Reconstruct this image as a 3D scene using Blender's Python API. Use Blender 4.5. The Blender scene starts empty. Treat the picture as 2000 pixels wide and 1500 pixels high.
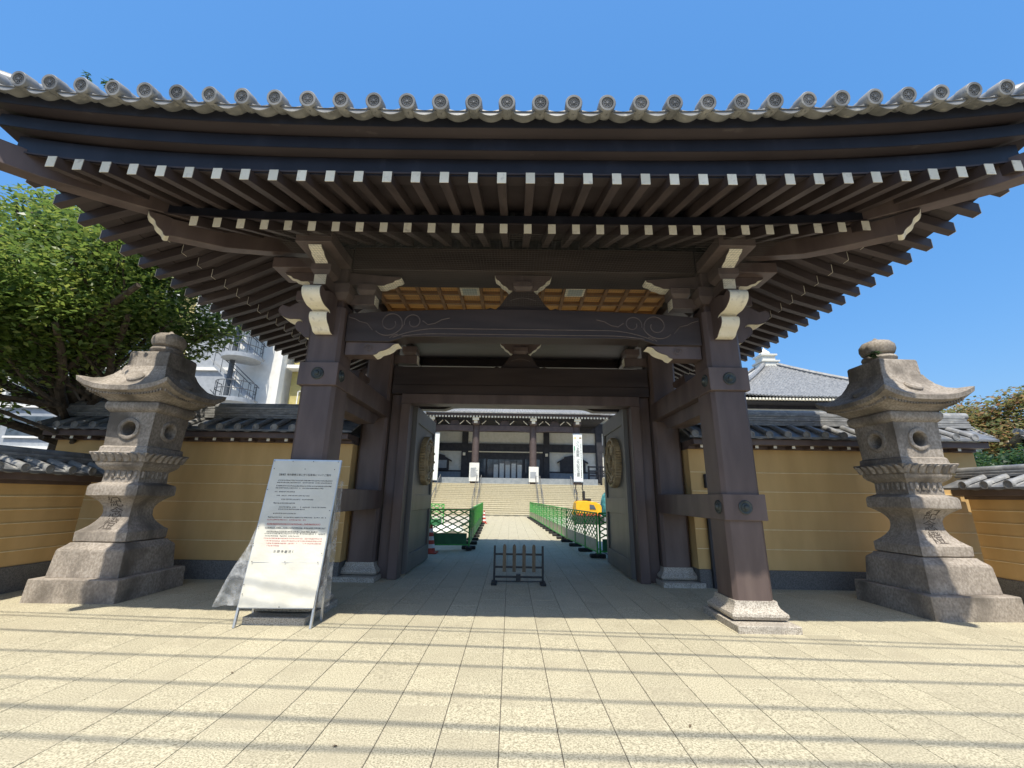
import bpy, bmesh, math, random
import numpy as np
from mathutils import Vector, Matrix
random.seed(7); RNG = np.random.default_rng(11)
SC = bpy.context.scene
COL = SC.collection
R = math.radians

# ------------------------------------------------------------------ camera, sky, sun, exposure
F_PX, PITCH, ROLL, CAM_H = 817.0, R(15.0), R(0.9), 1.5
cam_d = bpy.data.cameras.new('camera'); cam = bpy.data.objects.new('camera', cam_d); COL.objects.link(cam)
cam_d.sensor_width = 36.0; cam_d.sensor_fit = 'HORIZONTAL'; cam_d.lens = 36.0 * F_PX / 2000.0
cam_d.clip_start = 0.05; cam_d.clip_end = 2000.0
cam.matrix_world = Matrix.Translation((0, 0, CAM_H)) @ Matrix.Rotation(R(90) + PITCH, 4, 'X') @ Matrix.Rotation(ROLL, 4, 'Z')
SC.camera = cam
SUN_TO = Vector((-0.07, -1.0, 2.02)).normalized()
SUN_EL = math.asin(SUN_TO.z); SUN_AZ = math.atan2(SUN_TO.x, SUN_TO.y)
W = bpy.data.worlds.new('World'); SC.world = W; W.use_nodes = True
wn = W.node_tree.nodes; wl = W.node_tree.links
bg = wn['Background']; sky = wn.new('ShaderNodeTexSky'); sky.sky_type = 'NISHITA'; sky.sun_disc = False
sky.sun_elevation = SUN_EL; sky.sun_rotation = SUN_AZ % (2 * math.pi)
sky.altitude = 0; sky.air_density = 1.35; sky.dust_density = 2.6; sky.ozone_density = 3.0
hsv = wn.new('ShaderNodeHueSaturation'); hsv.inputs['Saturation'].default_value = 1.25; wl.new(sky.outputs[0], hsv.inputs['Color'])
mixs = wn.new('ShaderNodeMix'); mixs.data_type = 'RGBA'; mixs.inputs[0].default_value = 0.37; wl.new(hsv.outputs[0], mixs.inputs[6]); mixs.inputs[7].default_value = (0.65, 2.85, 7.2, 1)
wl.new(mixs.outputs[2], bg.inputs[0]); bg.inputs[1].default_value = 0.135
sd = bpy.data.lights.new('sun', 'SUN'); sun = bpy.data.objects.new('sun', sd); COL.objects.link(sun)
sd.energy = 4.7; sd.angle = R(0.53); sd.color = (1.0, 0.94, 0.82)
sun.rotation_euler = SUN_TO.to_track_quat('Z', 'Y').to_euler(); sun.location = (0, -10, 30)
SC.view_settings.view_transform = 'Standard'; SC.view_settings.look = 'None'
SC.view_settings.gamma = 1.0; SC.view_settings.exposure = 0.35
SC.render.engine = 'CYCLES'; SC.cycles.use_denoising = True
SC.cycles.max_bounces = 8; SC.cycles.diffuse_bounces = 5; SC.cycles.transparent_max_bounces = 12

def proj(x, y, z):
    z -= CAM_H; c, s = math.cos(PITCH), math.sin(PITCH)
    d = y * c + z * s; v = (-y * s + z * c) / d; u = x / d
    c, s = math.cos(ROLL), math.sin(ROLL)
    return 1000 + F_PX * (u * c + v * s), 750 - F_PX * (-u * s + v * c)

# ------------------------------------------------------------------ materials
MAT = {}
def mat(name, c1, c2=None, scale=6.0, rough=0.7, bump=0.0, bscale=40.0, metal=0.0, detail=4.0, spec=0.4,
        stretch=(1, 1, 1), varia=0.0, ramp=(0.35, 0.65), c3=None, s3=1.0, r3=(0.5, 0.7), bdist=0.02):
    m = bpy.data.materials.new(name); m.use_nodes = True; nt = m.node_tree; N, L = nt.nodes, nt.links
    b = N['Principled BSDF']; b.inputs['Roughness'].default_value = rough; b.inputs['Metallic'].default_value = metal
    b.inputs['Specular IOR Level'].default_value = spec
    tc = N.new('ShaderNodeTexCoord'); oi = N.new('ShaderNodeObjectInfo')
    mul = N.new('ShaderNodeMath'); mul.operation = 'MULTIPLY'; mul.inputs[1].default_value = 37.0
    L.new(oi.outputs['Random'], mul.inputs[0])
    add = N.new('ShaderNodeVectorMath'); add.operation = 'ADD'; L.new(tc.outputs['Object'], add.inputs[0]); L.new(mul.outputs[0], add.inputs[1])
    mp = N.new('ShaderNodeMapping'); mp.inputs['Scale'].default_value = stretch; L.new(add.outputs[0], mp.inputs['Vector'])
    col = None
    if c2 is not None:
        nz = N.new('ShaderNodeTexNoise'); nz.inputs['Scale'].default_value = scale; nz.inputs['Detail'].default_value = detail
        L.new(mp.outputs[0], nz.inputs['Vector'])
        rp = N.new('ShaderNodeValToRGB'); rp.color_ramp.elements[0].position = ramp[0]; rp.color_ramp.elements[1].position = ramp[1]
        rp.color_ramp.elements[0].color = (*c1, 1); rp.color_ramp.elements[1].color = (*c2, 1)
        L.new(nz.outputs['Fac'], rp.inputs[0]); col = rp.outputs[0]
        if c3 is not None:
            n3 = N.new('ShaderNodeTexNoise'); n3.inputs['Scale'].default_value = s3; n3.inputs['Detail'].default_value = 6
            L.new(mp.outputs[0], n3.inputs['Vector'])
            mr = N.new('ShaderNodeMapRange'); mr.inputs[1].default_value = r3[0]; mr.inputs[2].default_value = r3[1]
            L.new(n3.outputs['Fac'], mr.inputs[0])
            mx = N.new('ShaderNodeMix'); mx.data_type = 'RGBA'; L.new(mr.outputs[0], mx.inputs[0]); L.new(col, mx.inputs[6]); mx.inputs[7].default_value = (*c3, 1)
            col = mx.outputs[2]
    if varia > 0:
        mr = N.new('ShaderNodeMapRange'); mr.inputs[3].default_value = 1 - varia; mr.inputs[4].default_value = 1 + varia
        L.new(oi.outputs['Random'], mr.inputs[0])
        hs = N.new('ShaderNodeHueSaturation'); L.new(mr.outputs[0], hs.inputs['Value'])
        if col is not None: L.new(col, hs.inputs['Color'])
        else: hs.inputs['Color'].default_value = (*c1, 1)
        col = hs.outputs[0]
    if col is not None: L.new(col, b.inputs['Base Color'])
    else: b.inputs['Base Color'].default_value = (*c1, 1)
    if bump > 0:
        nb = N.new('ShaderNodeTexNoise'); nb.inputs['Scale'].default_value = bscale; nb.inputs['Detail'].default_value = 5
        L.new(mp.outputs[0], nb.inputs['Vector'])
        bp = N.new('ShaderNodeBump'); bp.inputs['Strength'].default_value = bump; bp.inputs['Distance'].default_value = bdist
        L.new(nb.outputs['Fac'], bp.inputs['Height']); L.new(bp.outputs[0], b.inputs['Normal'])
    MAT[name] = m; return m

mat('paving', (0.25, 0.222, 0.15), (0.57, 0.515, 0.365), 88, 0.75, 0.25, 120, detail=3, varia=0.055, ramp=(0.34, 0.60), c3=(0.36, 0.318, 0.225), s3=2.6, r3=(0.50, 0.92), bdist=0.004)
mat('grout', (0.07, 0.062, 0.05), (0.12, 0.105, 0.085), 20, 0.95)
mat('asphalt', (0.09, 0.088, 0.084), (0.14, 0.135, 0.13), 30, 0.9, 0.3, 80)
mat('gravel', (0.34, 0.31, 0.25), (0.55, 0.51, 0.43), 18, 0.95, 0.4, 60)
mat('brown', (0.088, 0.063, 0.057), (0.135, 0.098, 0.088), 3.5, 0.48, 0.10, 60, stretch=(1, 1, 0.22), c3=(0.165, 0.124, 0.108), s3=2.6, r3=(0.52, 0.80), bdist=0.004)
mat('browngroove', (0.10, 0.078, 0.072), (0.14, 0.11, 0.10), 8, 0.6)
mat('raftwood', (0.052, 0.039, 0.038), (0.078, 0.059, 0.057), 4, 0.5, 0.1, 50, stretch=(2, 0.3, 1), varia=0.12, c3=(0.11, 0.085, 0.08), s3=3, r3=(0.55, 0.8), bdist=0.004)
mat('soffit', (0.042, 0.032, 0.033), (0.062, 0.048, 0.049), 3, 0.6)
mat('fascia', (0.046, 0.036, 0.038), (0.068, 0.054, 0.055), 1.4, 0.55, c3=(0.14, 0.12, 0.115), s3=5.0, r3=(0.66, 0.8), stretch=(0.5, 1, 2))
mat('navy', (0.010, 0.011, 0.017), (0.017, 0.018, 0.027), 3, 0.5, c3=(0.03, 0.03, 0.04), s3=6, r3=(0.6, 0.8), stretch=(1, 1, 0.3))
mat('brownshade', (0.034, 0.024, 0.021), (0.053, 0.038, 0.033), 2.5, 0.5, 0.08, 40, stretch=(0.3, 1, 2), c3=(0.065, 0.05, 0.047), s3=2.2, r3=(0.55, 0.8), bdist=0.004)  # darker copy of brown; puts the dim light under the roof into the colour
mat('white', (0.78, 0.72, 0.56), (0.85, 0.79, 0.64), 7, 0.7, c3=(0.50, 0.45, 0.36), s3=14, r3=(0.56, 0.8), varia=0.11)
mat('tile', (0.17, 0.17, 0.166), (0.31, 0.305, 0.292), 5, 0.42, 0.12, 30, varia=0.13, c3=(0.40, 0.385, 0.34), s3=14, r3=(0.58, 0.75), bdist=0.004)
mat('tiledark', (0.10, 0.105, 0.11), (0.20, 0.20, 0.20), 6, 0.45, 0.15, 30, varia=0.1, bdist=0.004)
mat('granite', (0.24, 0.205, 0.165), (0.54, 0.49, 0.41), 75, 0.65, 0.2, 90, detail=2, ramp=(0.36, 0.6), c3=(0.30, 0.27, 0.23), s3=2.5, r3=(0.55, 0.8), bdist=0.004)
mat('lantern', (0.25, 0.213, 0.175), (0.41, 0.36, 0.305), 34, 0.92, 0.5, 110, c3=(0.135, 0.116, 0.096), s3=2.4, r3=(0.44, 0.70), stretch=(1, 1, 0.75), varia=0.05, bdist=0.012, detail=8)
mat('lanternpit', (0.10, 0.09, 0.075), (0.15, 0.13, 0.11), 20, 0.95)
mat('lanterncarve', (0.075, 0.063, 0.052), (0.11, 0.09, 0.075), 30, 0.95)
mat('moss', (0.05, 0.06, 0.035), (0.10, 0.105, 0.06), 30, 0.95, 0.5, 90)
mat('ochre', (0.58, 0.375, 0.15), (0.66, 0.435, 0.185), 2.0, 0.85, 0.06, 90, c3=(0.50, 0.32, 0.13), s3=1.1, r3=(0.46, 0.78), bdist=0.004, stretch=(1.6, 1.6, 0.45))
mat('ochreline', (0.82, 0.70, 0.42), (0.72, 0.56, 0.30), 9, 0.8)
mat('wallstone', (0.10, 0.097, 0.09), (0.19, 0.18, 0.165), 60, 0.8, 0.2, 80, bdist=0.005)
mat('bronze', (0.36, 0.27, 0.15), (0.50, 0.39, 0.23), 14, 0.5, 0.15, 60, metal=0.35, c3=(0.16, 0.12, 0.06), s3=7, r3=(0.5, 0.75))
mat('boss', (0.045, 0.052, 0.052), (0.075, 0.088, 0.085), 12, 0.5, metal=0.4)
mat('ceilwood', (0.56, 0.30, 0.09), (0.68, 0.39, 0.14), 3, 0.55, stretch=(0.4, 4, 1), varia=0.1)
mat('ceilbatten', (0.20, 0.10, 0.035), (0.28, 0.145, 0.055), 5, 0.6)
mat('door', (0.11, 0.105, 0.096), (0.145, 0.137, 0.125), 2.5, 0.42, 0.04, 50, stretch=(1, 1, 0.25), c3=(0.15, 0.135, 0.11), s3=2.0, r3=(0.55, 0.9), bdist=0.003)
mat('signsheet', (0.60, 0.575, 0.49), (0.68, 0.655, 0.57), 3, 0.55, 0.5, 5, bdist=0.03)
mat('alum', (0.50, 0.51, 0.52), (0.60, 0.61, 0.62), 8, 0.35, metal=0.7)
mat('ink', (0.03, 0.03, 0.032)); mat('inkred', (0.48, 0.07, 0.06)); mat('inkgreen', (0.03, 0.30, 0.12))
mat('blackmetal', (0.02, 0.02, 0.02), (0.035, 0.034, 0.032), 10, 0.5)
mat('picketwood', (0.12, 0.085, 0.05), (0.19, 0.14, 0.085), 6, 0.7, stretch=(6, 6, 1), varia=0.12)
mat('green', (0.035, 0.33, 0.05), (0.06, 0.42, 0.075), 9, 0.5, varia=0.08)
mat('greenpanel', (0.03, 0.14, 0.06), (0.045, 0.19, 0.08), 5, 0.6, varia=0.06)
mat('beigepanel', (0.40, 0.37, 0.25), (0.48, 0.44, 0.31), 5, 0.6, varia=0.1)
mat('rubber', (0.018, 0.018, 0.018), (0.04, 0.04, 0.038), 15, 0.85)
mat('conered', (0.42, 0.05, 0.03), (0.50, 0.07, 0.04), 8, 0.5); mat('conewhite', (0.75, 0.73, 0.70))
mat('yellow', (0.80, 0.40, 0.015), (0.86, 0.46, 0.03), 5, 0.35)
mat('steel', (0.20, 0.20, 0.20), (0.32, 0.32, 0.31), 12, 0.4, metal=0.6)
mat('teal', (0.02, 0.11, 0.12), (0.06, 0.24, 0.24), 6, 0.8)
mat('step', (0.48, 0.43, 0.30), (0.59, 0.535, 0.39), 9, 0.85, varia=0.05)
mat('hallwhite', (0.66, 0.645, 0.56), (0.74, 0.72, 0.65), 4, 0.8, varia=0.03)
mat('hallblue', (0.22, 0.25, 0.28), (0.28, 0.31, 0.34), 4, 0.8)
mat('hallbrown', (0.075, 0.055, 0.052), (0.10, 0.075, 0.07), 3, 0.6)
mat('halldark', (0.025, 0.025, 0.030), (0.045, 0.043, 0.048), 3, 0.6)
mat('glass', (0.03, 0.04, 0.05), (0.10, 0.12, 0.14), 1.5, 0.08, spec=0.8)
mat('paper', (0.62, 0.62, 0.58), (0.75, 0.75, 0.70), 6, 0.7)
mat('bannercloth', (0.76, 0.80, 0.76), (0.82, 0.85, 0.82), 3, 0.7)
mat('aptwhite', (0.74, 0.72, 0.66), (0.81, 0.79, 0.73), 3, 0.8)
mat('aptolive', (0.42, 0.36, 0.14), (0.48, 0.41, 0.17), 4, 0.8)
mat('aptgrey', (0.30, 0.32, 0.34), (0.36, 0.38, 0.40), 4, 0.8)
mat('iron', (0.05, 0.055, 0.06), (0.09, 0.10, 0.11), 10, 0.5)
mat('bark', (0.055, 0.042, 0.030), (0.12, 0.095, 0.07), 9, 0.95, 0.8, 22, stretch=(1, 1, 0.3), bdist=0.03)
mat('concrete', (0.34, 0.33, 0.31), (0.45, 0.44, 0.42), 8, 0.9)
mat('cable', (0.02, 0.02, 0.02)); mat('net', (0.10, 0.095, 0.085))
mat('lampglass', (0.42, 0.46, 0.42), rough=0.3)

def leafmat(name, cols, transl=0.45, rough=0.4):
    m = bpy.data.materials.new(name); m.use_nodes = True; nt = m.node_tree; N, L = nt.nodes, nt.links
    b = N['Principled BSDF']; b.inputs['Roughness'].default_value = rough; b.inputs['Specular IOR Level'].default_value = 0.45
    g = N.new('ShaderNodeNewGeometry'); rp = N.new('ShaderNodeValToRGB')
    e = rp.color_ramp.elements
    while len(e) < len(cols): e.new(0.5)
    for i, c in enumerate(cols): e[i].position = i / (len(cols) - 1); e[i].color = (*c, 1)
    L.new(g.outputs['Random Per Island'], rp.inputs[0]); L.new(rp.outputs[0], b.inputs['Base Color'])
    t = N.new('ShaderNodeBsdfTranslucent'); hs = N.new('ShaderNodeHueSaturation'); hs.inputs['Value'].default_value = 1.6; hs.inputs['Hue'].default_value = 0.485
    L.new(rp.outputs[0], hs.inputs['Color']); L.new(hs.outputs[0], t.inputs[0])
    mx = N.new('ShaderNodeMixShader'); mx.inputs[0].default_value = transl
    L.new(b.outputs[0], mx.inputs[1]); L.new(t.outputs[0], mx.inputs[2]); L.new(mx.outputs[0], N['Material Output'].inputs[0])
    MAT[name] = m
leafmat('leaf', [(0.060, 0.110, 0.028), (0.090, 0.155, 0.034), (0.12, 0.19, 0.04), (0.15, 0.225, 0.046), (0.21, 0.25, 0.055)])
leafmat('leaf2', [(0.11, 0.14, 0.045), (0.17, 0.19, 0.06), (0.22, 0.20, 0.065), (0.28, 0.21, 0.08), (0.32, 0.17, 0.08)])
leafmat('leaf3', [(0.02, 0.05, 0.02), (0.04, 0.09, 0.03), (0.06, 0.12, 0.035)])
def plastic():
    m = bpy.data.materials.new('plastic'); m.use_nodes = True; nt = m.node_tree; N, L = nt.nodes, nt.links
    b = N['Principled BSDF']; b.inputs['Base Color'].default_value = (0.75, 0.76, 0.76, 1); b.inputs['Roughness'].default_value = 0.18
    nz = N.new('ShaderNodeTexNoise'); nz.inputs['Scale'].default_value = 9; nz.inputs['Detail'].default_value = 6
    tc = N.new('ShaderNodeTexCoord'); L.new(tc.outputs['Object'], nz.inputs['Vector'])
    bp = N.new('ShaderNodeBump'); bp.inputs['Strength'].default_value = 0.8; bp.inputs['Distance'].default_value = 0.05
    L.new(nz.outputs['Fac'], bp.inputs['Height']); L.new(bp.outputs[0], b.inputs['Normal'])
    tr = N.new('ShaderNodeBsdfTransparent'); mx = N.new('ShaderNodeMixShader')
    mr = N.new('ShaderNodeMapRange'); mr.inputs[1].default_value = 0.4; mr.inputs[2].default_value = 0.75; mr.inputs[3].default_value = 0.16; mr.inputs[4].default_value = 0.6
    L.new(nz.outputs['Fac'], mr.inputs[0]); L.new(mr.outputs[0], mx.inputs[0])
    L.new(tr.outputs[0], mx.inputs[1]); L.new(b.outputs[0], mx.inputs[2]); L.new(mx.outputs[0], N['Material Output'].inputs[0])
    MAT['plastic'] = m
plastic()

# ------------------------------------------------------------------ mesh helpers
WLD = {}
def link(o, parent=None):
    COL.objects.link(o)
    if parent is not None: o.parent = parent
    return o
def thing(name, label, cat, loc=(0, 0, 0), group=None):
    o = bpy.data.objects.new(name, None); link(o); o.location = loc; o.empty_display_size = 0.2
    WLD[o] = Vector(loc); tag(o, label, cat, group); return o
def tag(o, label=None, cat=None, group=None, kind=None):
    if label: o['label'] = label
    if cat: o['category'] = cat
    if group: o['group'] = group
    if kind: o['kind'] = kind
    return o
class MB:
    def __init__(s): s.v = []; s.f = []
    def add(s, vs, fs):
        n = len(s.v); s.v += [tuple(p) for p in vs]; s.f += [tuple(i + n for i in f) for f in fs]; return s
    def box(s, x0, x1, y0, y1, z0, z1):
        return s.add([(x0, y0, z0), (x1, y0, z0), (x1, y1, z0), (x0, y1, z0), (x0, y0, z1), (x1, y0, z1), (x1, y1, z1), (x0, y1, z1)],
                     [(0, 3, 2, 1), (4, 5, 6, 7), (0, 1, 5, 4), (1, 2, 6, 5), (2, 3, 7, 6), (3, 0, 4, 7)])
    def beam(s, p0, p1, w, h, up=(0, 0, 1)):
        p0, p1 = Vector(p0), Vector(p1); d = (p1 - p0).normalized(); r = d.cross(Vector(up)).normalized(); u = r.cross(d)
        q = []
        for p in (p0, p1):
            for a, b in ((-1, -1), (1, -1), (1, 1), (-1, 1)): q.append(p + r * (a * w / 2) + u * (b * h / 2))
        return s.add(q, [(0, 1, 2, 3), (7, 6, 5, 4), (0, 4, 5, 1), (1, 5, 6, 2), (2, 6, 7, 3), (3, 7, 4, 0)])
    def tube(s, pts, r, seg=8, cap=True):
        pts = [Vector(p) for p in pts]; n = len(pts); rs = r if isinstance(r, (list, tuple)) else [r] * n
        vs = []; ref = Vector((0, 0, 1))
        d0 = (pts[1] - pts[0]).normalized()
        if abs(d0.z) > 0.9: ref = Vector((1, 0, 0))
        a = d0.cross(ref).normalized()
        for i, p in enumerate(pts):
            d = (pts[min(i + 1, n - 1)] - pts[max(i - 1, 0)]).normalized()
            a = (a - d * a.dot(d)).normalized(); b = d.cross(a)
            for k in range(seg):
                t = 2 * math.pi * k / seg; vs.append(p + (a * math.cos(t) + b * math.sin(t)) * rs[i])
        fs = [(i * seg + k, i * seg + (k + 1) % seg, (i + 1) * seg + (k + 1) % seg, (i + 1) * seg + k) for i in range(n - 1) for k in range(seg)]
        if cap: fs += [tuple(range(seg - 1, -1, -1)), tuple((n - 1) * seg + k for k in range(seg))]
        return s.add(vs, fs)
    def lathe(s, prof, c, axis='z', seg=24, cap=True):
        c = Vector(c); vs = []
        for r, h in prof:
            for k in range(seg):
                t = 2 * math.pi * k / seg; a, b = r * math.cos(t), r * math.sin(t)
                vs.append(c + (Vector((a, b, h)) if axis == 'z' else Vector((a, h, b)) if axis == 'y' else Vector((h, a, b))))
        n = len(prof); fs = [(i * seg + k, i * seg + (k + 1) % seg, (i + 1) * seg + (k + 1) % seg, (i + 1) * seg + k) for i in range(n - 1) for k in range(seg)]
        if cap: fs += [tuple(range(seg - 1, -1, -1)), tuple((n - 1) * seg + k for k in range(seg))]
        return s.add(vs, fs)
    def prism(s, poly, fn0, fn1):
        n = len(poly); vs = [fn0(*p) for p in poly] + [fn1(*p) for p in poly]
        return s.add(vs, [tuple(range(n)), tuple(range(2 * n - 1, n - 1, -1))] + [(i, i + n, (i + 1) % n + n, (i + 1) % n) for i in range(n)])
    def rings(s, rings, cap=True):
        n = len(rings[0]); vs = [p for r in rings for p in r]; m = len(rings)
        fs = [(i * n + k, i * n + (k + 1) % n, (i + 1) * n + (k + 1) % n, (i + 1) * n + k) for i in range(m - 1) for k in range(n)]
        if cap: fs += [tuple(range(n - 1, -1, -1)), tuple((m - 1) * n + k for k in range(n))]
        return s.add(vs, fs)
    def grid(s, fn, nu, nv):
        vs = [fn(i / nu, j / nv) for j in range(nv + 1) for i in range(nu + 1)]
        return s.add(vs, [(j * (nu + 1) + i, j * (nu + 1) + i + 1, (j + 1) * (nu + 1) + i + 1, (j + 1) * (nu + 1) + i) for j in range(nv) for i in range(nu)])
    def mesh(s, name, m, origin=(0, 0, 0), bevel=0.0, smooth=False, seg=1):
        o = Vector(origin); me = bpy.data.meshes.new(name)
        me.from_pydata([tuple(Vector(p) - o) for p in s.v], [], s.f)
        bm = bmesh.new(); bm.from_mesh(me); bmesh.ops.recalc_face_normals(bm, faces=bm.faces)
        if bevel > 0:
            es = [e for e in bm.edges if len(e.link_faces) == 2 and e.calc_face_angle(0) > 0.5]
            bmesh.ops.bevel(bm, geom=es, offset=bevel, segments=seg, affect='EDGES', clamp_overlap=True)
        bm.to_mesh(me); bm.free()
        if smooth:
            me.polygons.foreach_set('use_smooth', [True] * len(me.polygons))
            try: me.set_sharp_from_angle(angle=R(38))
            except Exception: pass
        me.materials.append(MAT[m]); return me
    def build(s, name, m, parent=None, origin=None, bevel=0.0, smooth=False, seg=1):
        org = WLD[parent] if parent is not None else Vector(origin or (0, 0, 0))
        o = bpy.data.objects.new(name, s.mesh(name, m, org, bevel, smooth, seg)); link(o, parent)
        if parent is None: o.location = org
        WLD[o] = org; return o
def inst(me, name, parent, loc, rot=(0, 0, 0), sc=None):
    o = bpy.data.objects.new(name, me); link(o, parent)
    o.location = Vector(loc) - (WLD[parent] if parent is not None else Vector((0, 0, 0))); o.rotation_euler = rot
    if sc: o.scale = sc
    WLD[o] = Vector(loc); return o
def B(name, m, parent, x0, x1, y0, y1, z0, z1, bevel=0.0):
    return MB().box(x0, x1, y0, y1, z0, z1).build(name, m, parent, bevel=bevel)
def sqring(cx, cy, hw, z, n=1, lift=0.0, pw=3, ch=0.0):
    out = []
    for k in range(4):
        for i in range(n):
            s = -1 + 2 * i / n; zz = z + lift * abs(s) ** pw; e = hw
            p = ((s * e, -e), (e, s * e), (-s * e, e), (-e, -s * e))[k]
            out.append((cx + p[0], cy + p[1], zz))
    return out
def textmesh(body, size, spacing=1.0, line=1.0, align='CENTER'):
    cu = bpy.data.curves.new('t', 'FONT'); cu.body = body; cu.size = size; cu.align_x = align; cu.space_line = line; cu.space_character = spacing
    cu.resolution_u = 2; o = bpy.data.objects.new('t', cu); COL.objects.link(o)
    dg = bpy.context.evaluated_depsgraph_get(); me = bpy.data.meshes.new_from_object(o.evaluated_get(dg))
    bpy.data.objects.remove(o); bpy.data.curves.remove(cu); return me
def text(name, body, size, m, parent, fn, line=1.0, align='CENTER', spacing=1.0):
    me = textmesh(body, size, spacing, line, align); org = WLD[parent]
    for v in me.vertices: v.co = Vector(fn(v.co.x, v.co.y)) - org
    me.materials.clear(); me.materials.append(MAT[m]); me.name = name
    o = bpy.data.objects.new(name, me); link(o, parent); WLD[o] = org; return o

# ------------------------------------------------------------------ ground and paving
g_ = MB().add([(-500, -300, -0.04), (500, -300, -0.04), (500, 700, -0.04), (-500, 700, -0.04)], [(0, 1, 2, 3)]).build('ground', 'asphalt'); tag(g_, 'dark asphalt ground reaching out to the horizon', 'ground', kind='structure')
g_ = MB().add([(-30, 8.6, -0.016), (34, 8.6, -0.016), (34, 60, -0.016), (-30, 60, -0.016)], [(0, 1, 2, 3)]).build('courtyard_ground', 'gravel'); tag(g_, 'pale gravel courtyard behind the gate', 'ground', kind='structure')
pav = MB().add([(-9.5, -3.0, -0.008), (9.5, -3.0, -0.008), (9.5, 8.7, -0.008), (2.75, 8.7, -0.008), (2.75, 33.6, -0.008), (-2.6, 33.6, -0.008), (-2.6, 8.7, -0.008), (-9.5, 8.7, -0.008)], [(0, 1, 2, 3, 4, 5, 6, 7)]).build('paving', 'grout')
tag(pav, 'speckled granite paving of the forecourt and gate path', 'paving', kind='structure')
SWID, SLEN, GAP = 0.385, 0.73, 0.0055
stones = []
for k in range(-24, 24):
    xa = -0.046 + SWID * k; xb = xa + SWID; j0 = 3.60 if k % 2 == 0 else 3.24
    for j in range(-9, 42):
        ya = j0 + SLEN * j; yb = ya + SLEN
        if yb < -2.9 or ya > 33.0: continue
        if ya > 8.3 and not (-2.5 < xa and xb < 2.7): continue
        ps = [proj(x, max(y, 1.2), 0) for x, y in ((xa, ya), (xb, ya), (xb, yb), (xa, yb))]
        cx, cy = sum(p[0] for p in ps) / 4, sum(p[1] for p in ps) / 4
        a = abs(sum(ps[i][0] * ps[(i + 1) % 4][1] - ps[(i + 1) % 4][0] * ps[i][1] for i in range(4))) / 2
        if cx < -60 or cx > 2060 or cy > 1580 or ya < 1.5: a = 0
        stones.append((a, xa, xb, ya, yb))
stones.sort(reverse=True)
hx, hy = SWID / 2 - GAP / 2, SLEN / 2 - GAP * 0.45
smesh = MB().box(-hx, hx, -hy, hy, -0.05, 0.0).mesh('paving_stone', 'paving', bevel=0.0025)
rest = MB()
for n, (a, xa, xb, ya, yb) in enumerate(stones):
    if n < 300:
        inst(smesh, 'paving_stone', pav, ((xa + xb) / 2, (ya + yb) / 2, random.uniform(-0.0012, 0.0)))
    else:
        z = random.uniform(-0.0015, 0); rest.box(xa + GAP / 2, xb - GAP / 2, ya + GAP * .45, yb - GAP * .45, -0.05, z)
tag(rest.build('paving_stones_beyond', 'paving', pav), kind='stuff')

# ------------------------------------------------------------------ the gate
XC = 0.15; EO = -0.16; RO = 0.03; TO = 0.115; YP = 5.95; HS = 3.33; PG = 2.90; YR = 8.30; YM = 8.46
gate = thing('temple_gate', 'large dark brown roofed temple gate with upswept tiled eaves and white rafter ends', 'gate', (XC, YP, 0))
gate.rotation_euler = (0, 0, R(-0.5))
def X(g): return XC + g
def pillar(g, y, hw, ztop):
    p = MB(); c = 0.05; cx = X(g)
    ring = lambda z: [(cx - hw + c, y - hw, z), (cx + hw - c, y - hw, z), (cx + hw, y - hw + c, z), (cx + hw, y + hw - c, z), (cx + hw - c, y + hw, z), (cx - hw + c, y + hw, z), (cx - hw, y + hw - c, z), (cx - hw, y - hw + c, z)]
    o = p.rings([ring(0.29), ring(ztop)]).build('pillar', 'brown', gate, bevel=0.004)
    b = MB(); b.rings([sqring(cx, y, h, z, 6) for h, z in ((0.26, 0.082), (0.325, 0.10), (0.345, 0.135), (0.34, 0.165), (0.315, 0.185), (0.285, 0.215), (0.267, 0.25), (0.262, 0.295))])
    b.build('pillar_base', 'granite', gate, smooth=True)
    B('base_slab', 'granite', gate, cx - 0.37, cx + 0.37, y - 0.51, y + 0.44, -0.02, 0.08, 0.006)
    return o
for s in (-1, 1):
    pillar(s * PG, YP, 0.25, 4.18)
    pillar(s * PG, YM, 0.26, 4.70)
    pillar(s * PG, YM + 2.5, 0.25, 4.18)
def boss(c, axis, sg):
    prof = [(0.088, 0.0), (0.088, 0.012), (0.078, 0.02), (0.066, 0.012), (0.056, 0.012), (0.050, 0.022), (0.036, 0.024), (0.034, 0.034), (0.024, 0.046), (0.001, 0.05)]
    MB().lathe([(r, h * sg) for r, h in prof], c, axis, 28).build('round_boss', 'boss', gate, smooth=True)
for s in (-1, 1):
    for z0, z1 in ((1.24, 1.57), (2.97, 3.305)):
        cx = X(s * PG)
        B('tie_beam', 'brown', gate, cx - 0.278, cx + 0.278, 5.66, YM - 0.255, z0, z1, 0.006)
        B('tie_beam', 'brown', gate, cx - 0.278, cx + 0.278, YM + 0.265, YM + 2.79, z0, z1, 0.006)
        boss((cx, 5.66, (z0 + z1) / 2), 'y', -1)
        boss((cx - s * 0.278, 5.80, (z0 + z1) / 2), 'x', -s)
    poly = [(6.2, 2.97), (8.2, 2.97), (7.95, 2.90), (7.85, 2.82), (7.75, 2.76), (7.5, 2.75), (6.2, 2.75)]
    MB().prism(poly, lambda y, z: (X(s * PG) - 0.15, y, z), lambda y, z: (X(s * PG) + 0.15, y, z)).build('tie_beam_bracket', 'brown', gate, bevel=0.005)

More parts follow.
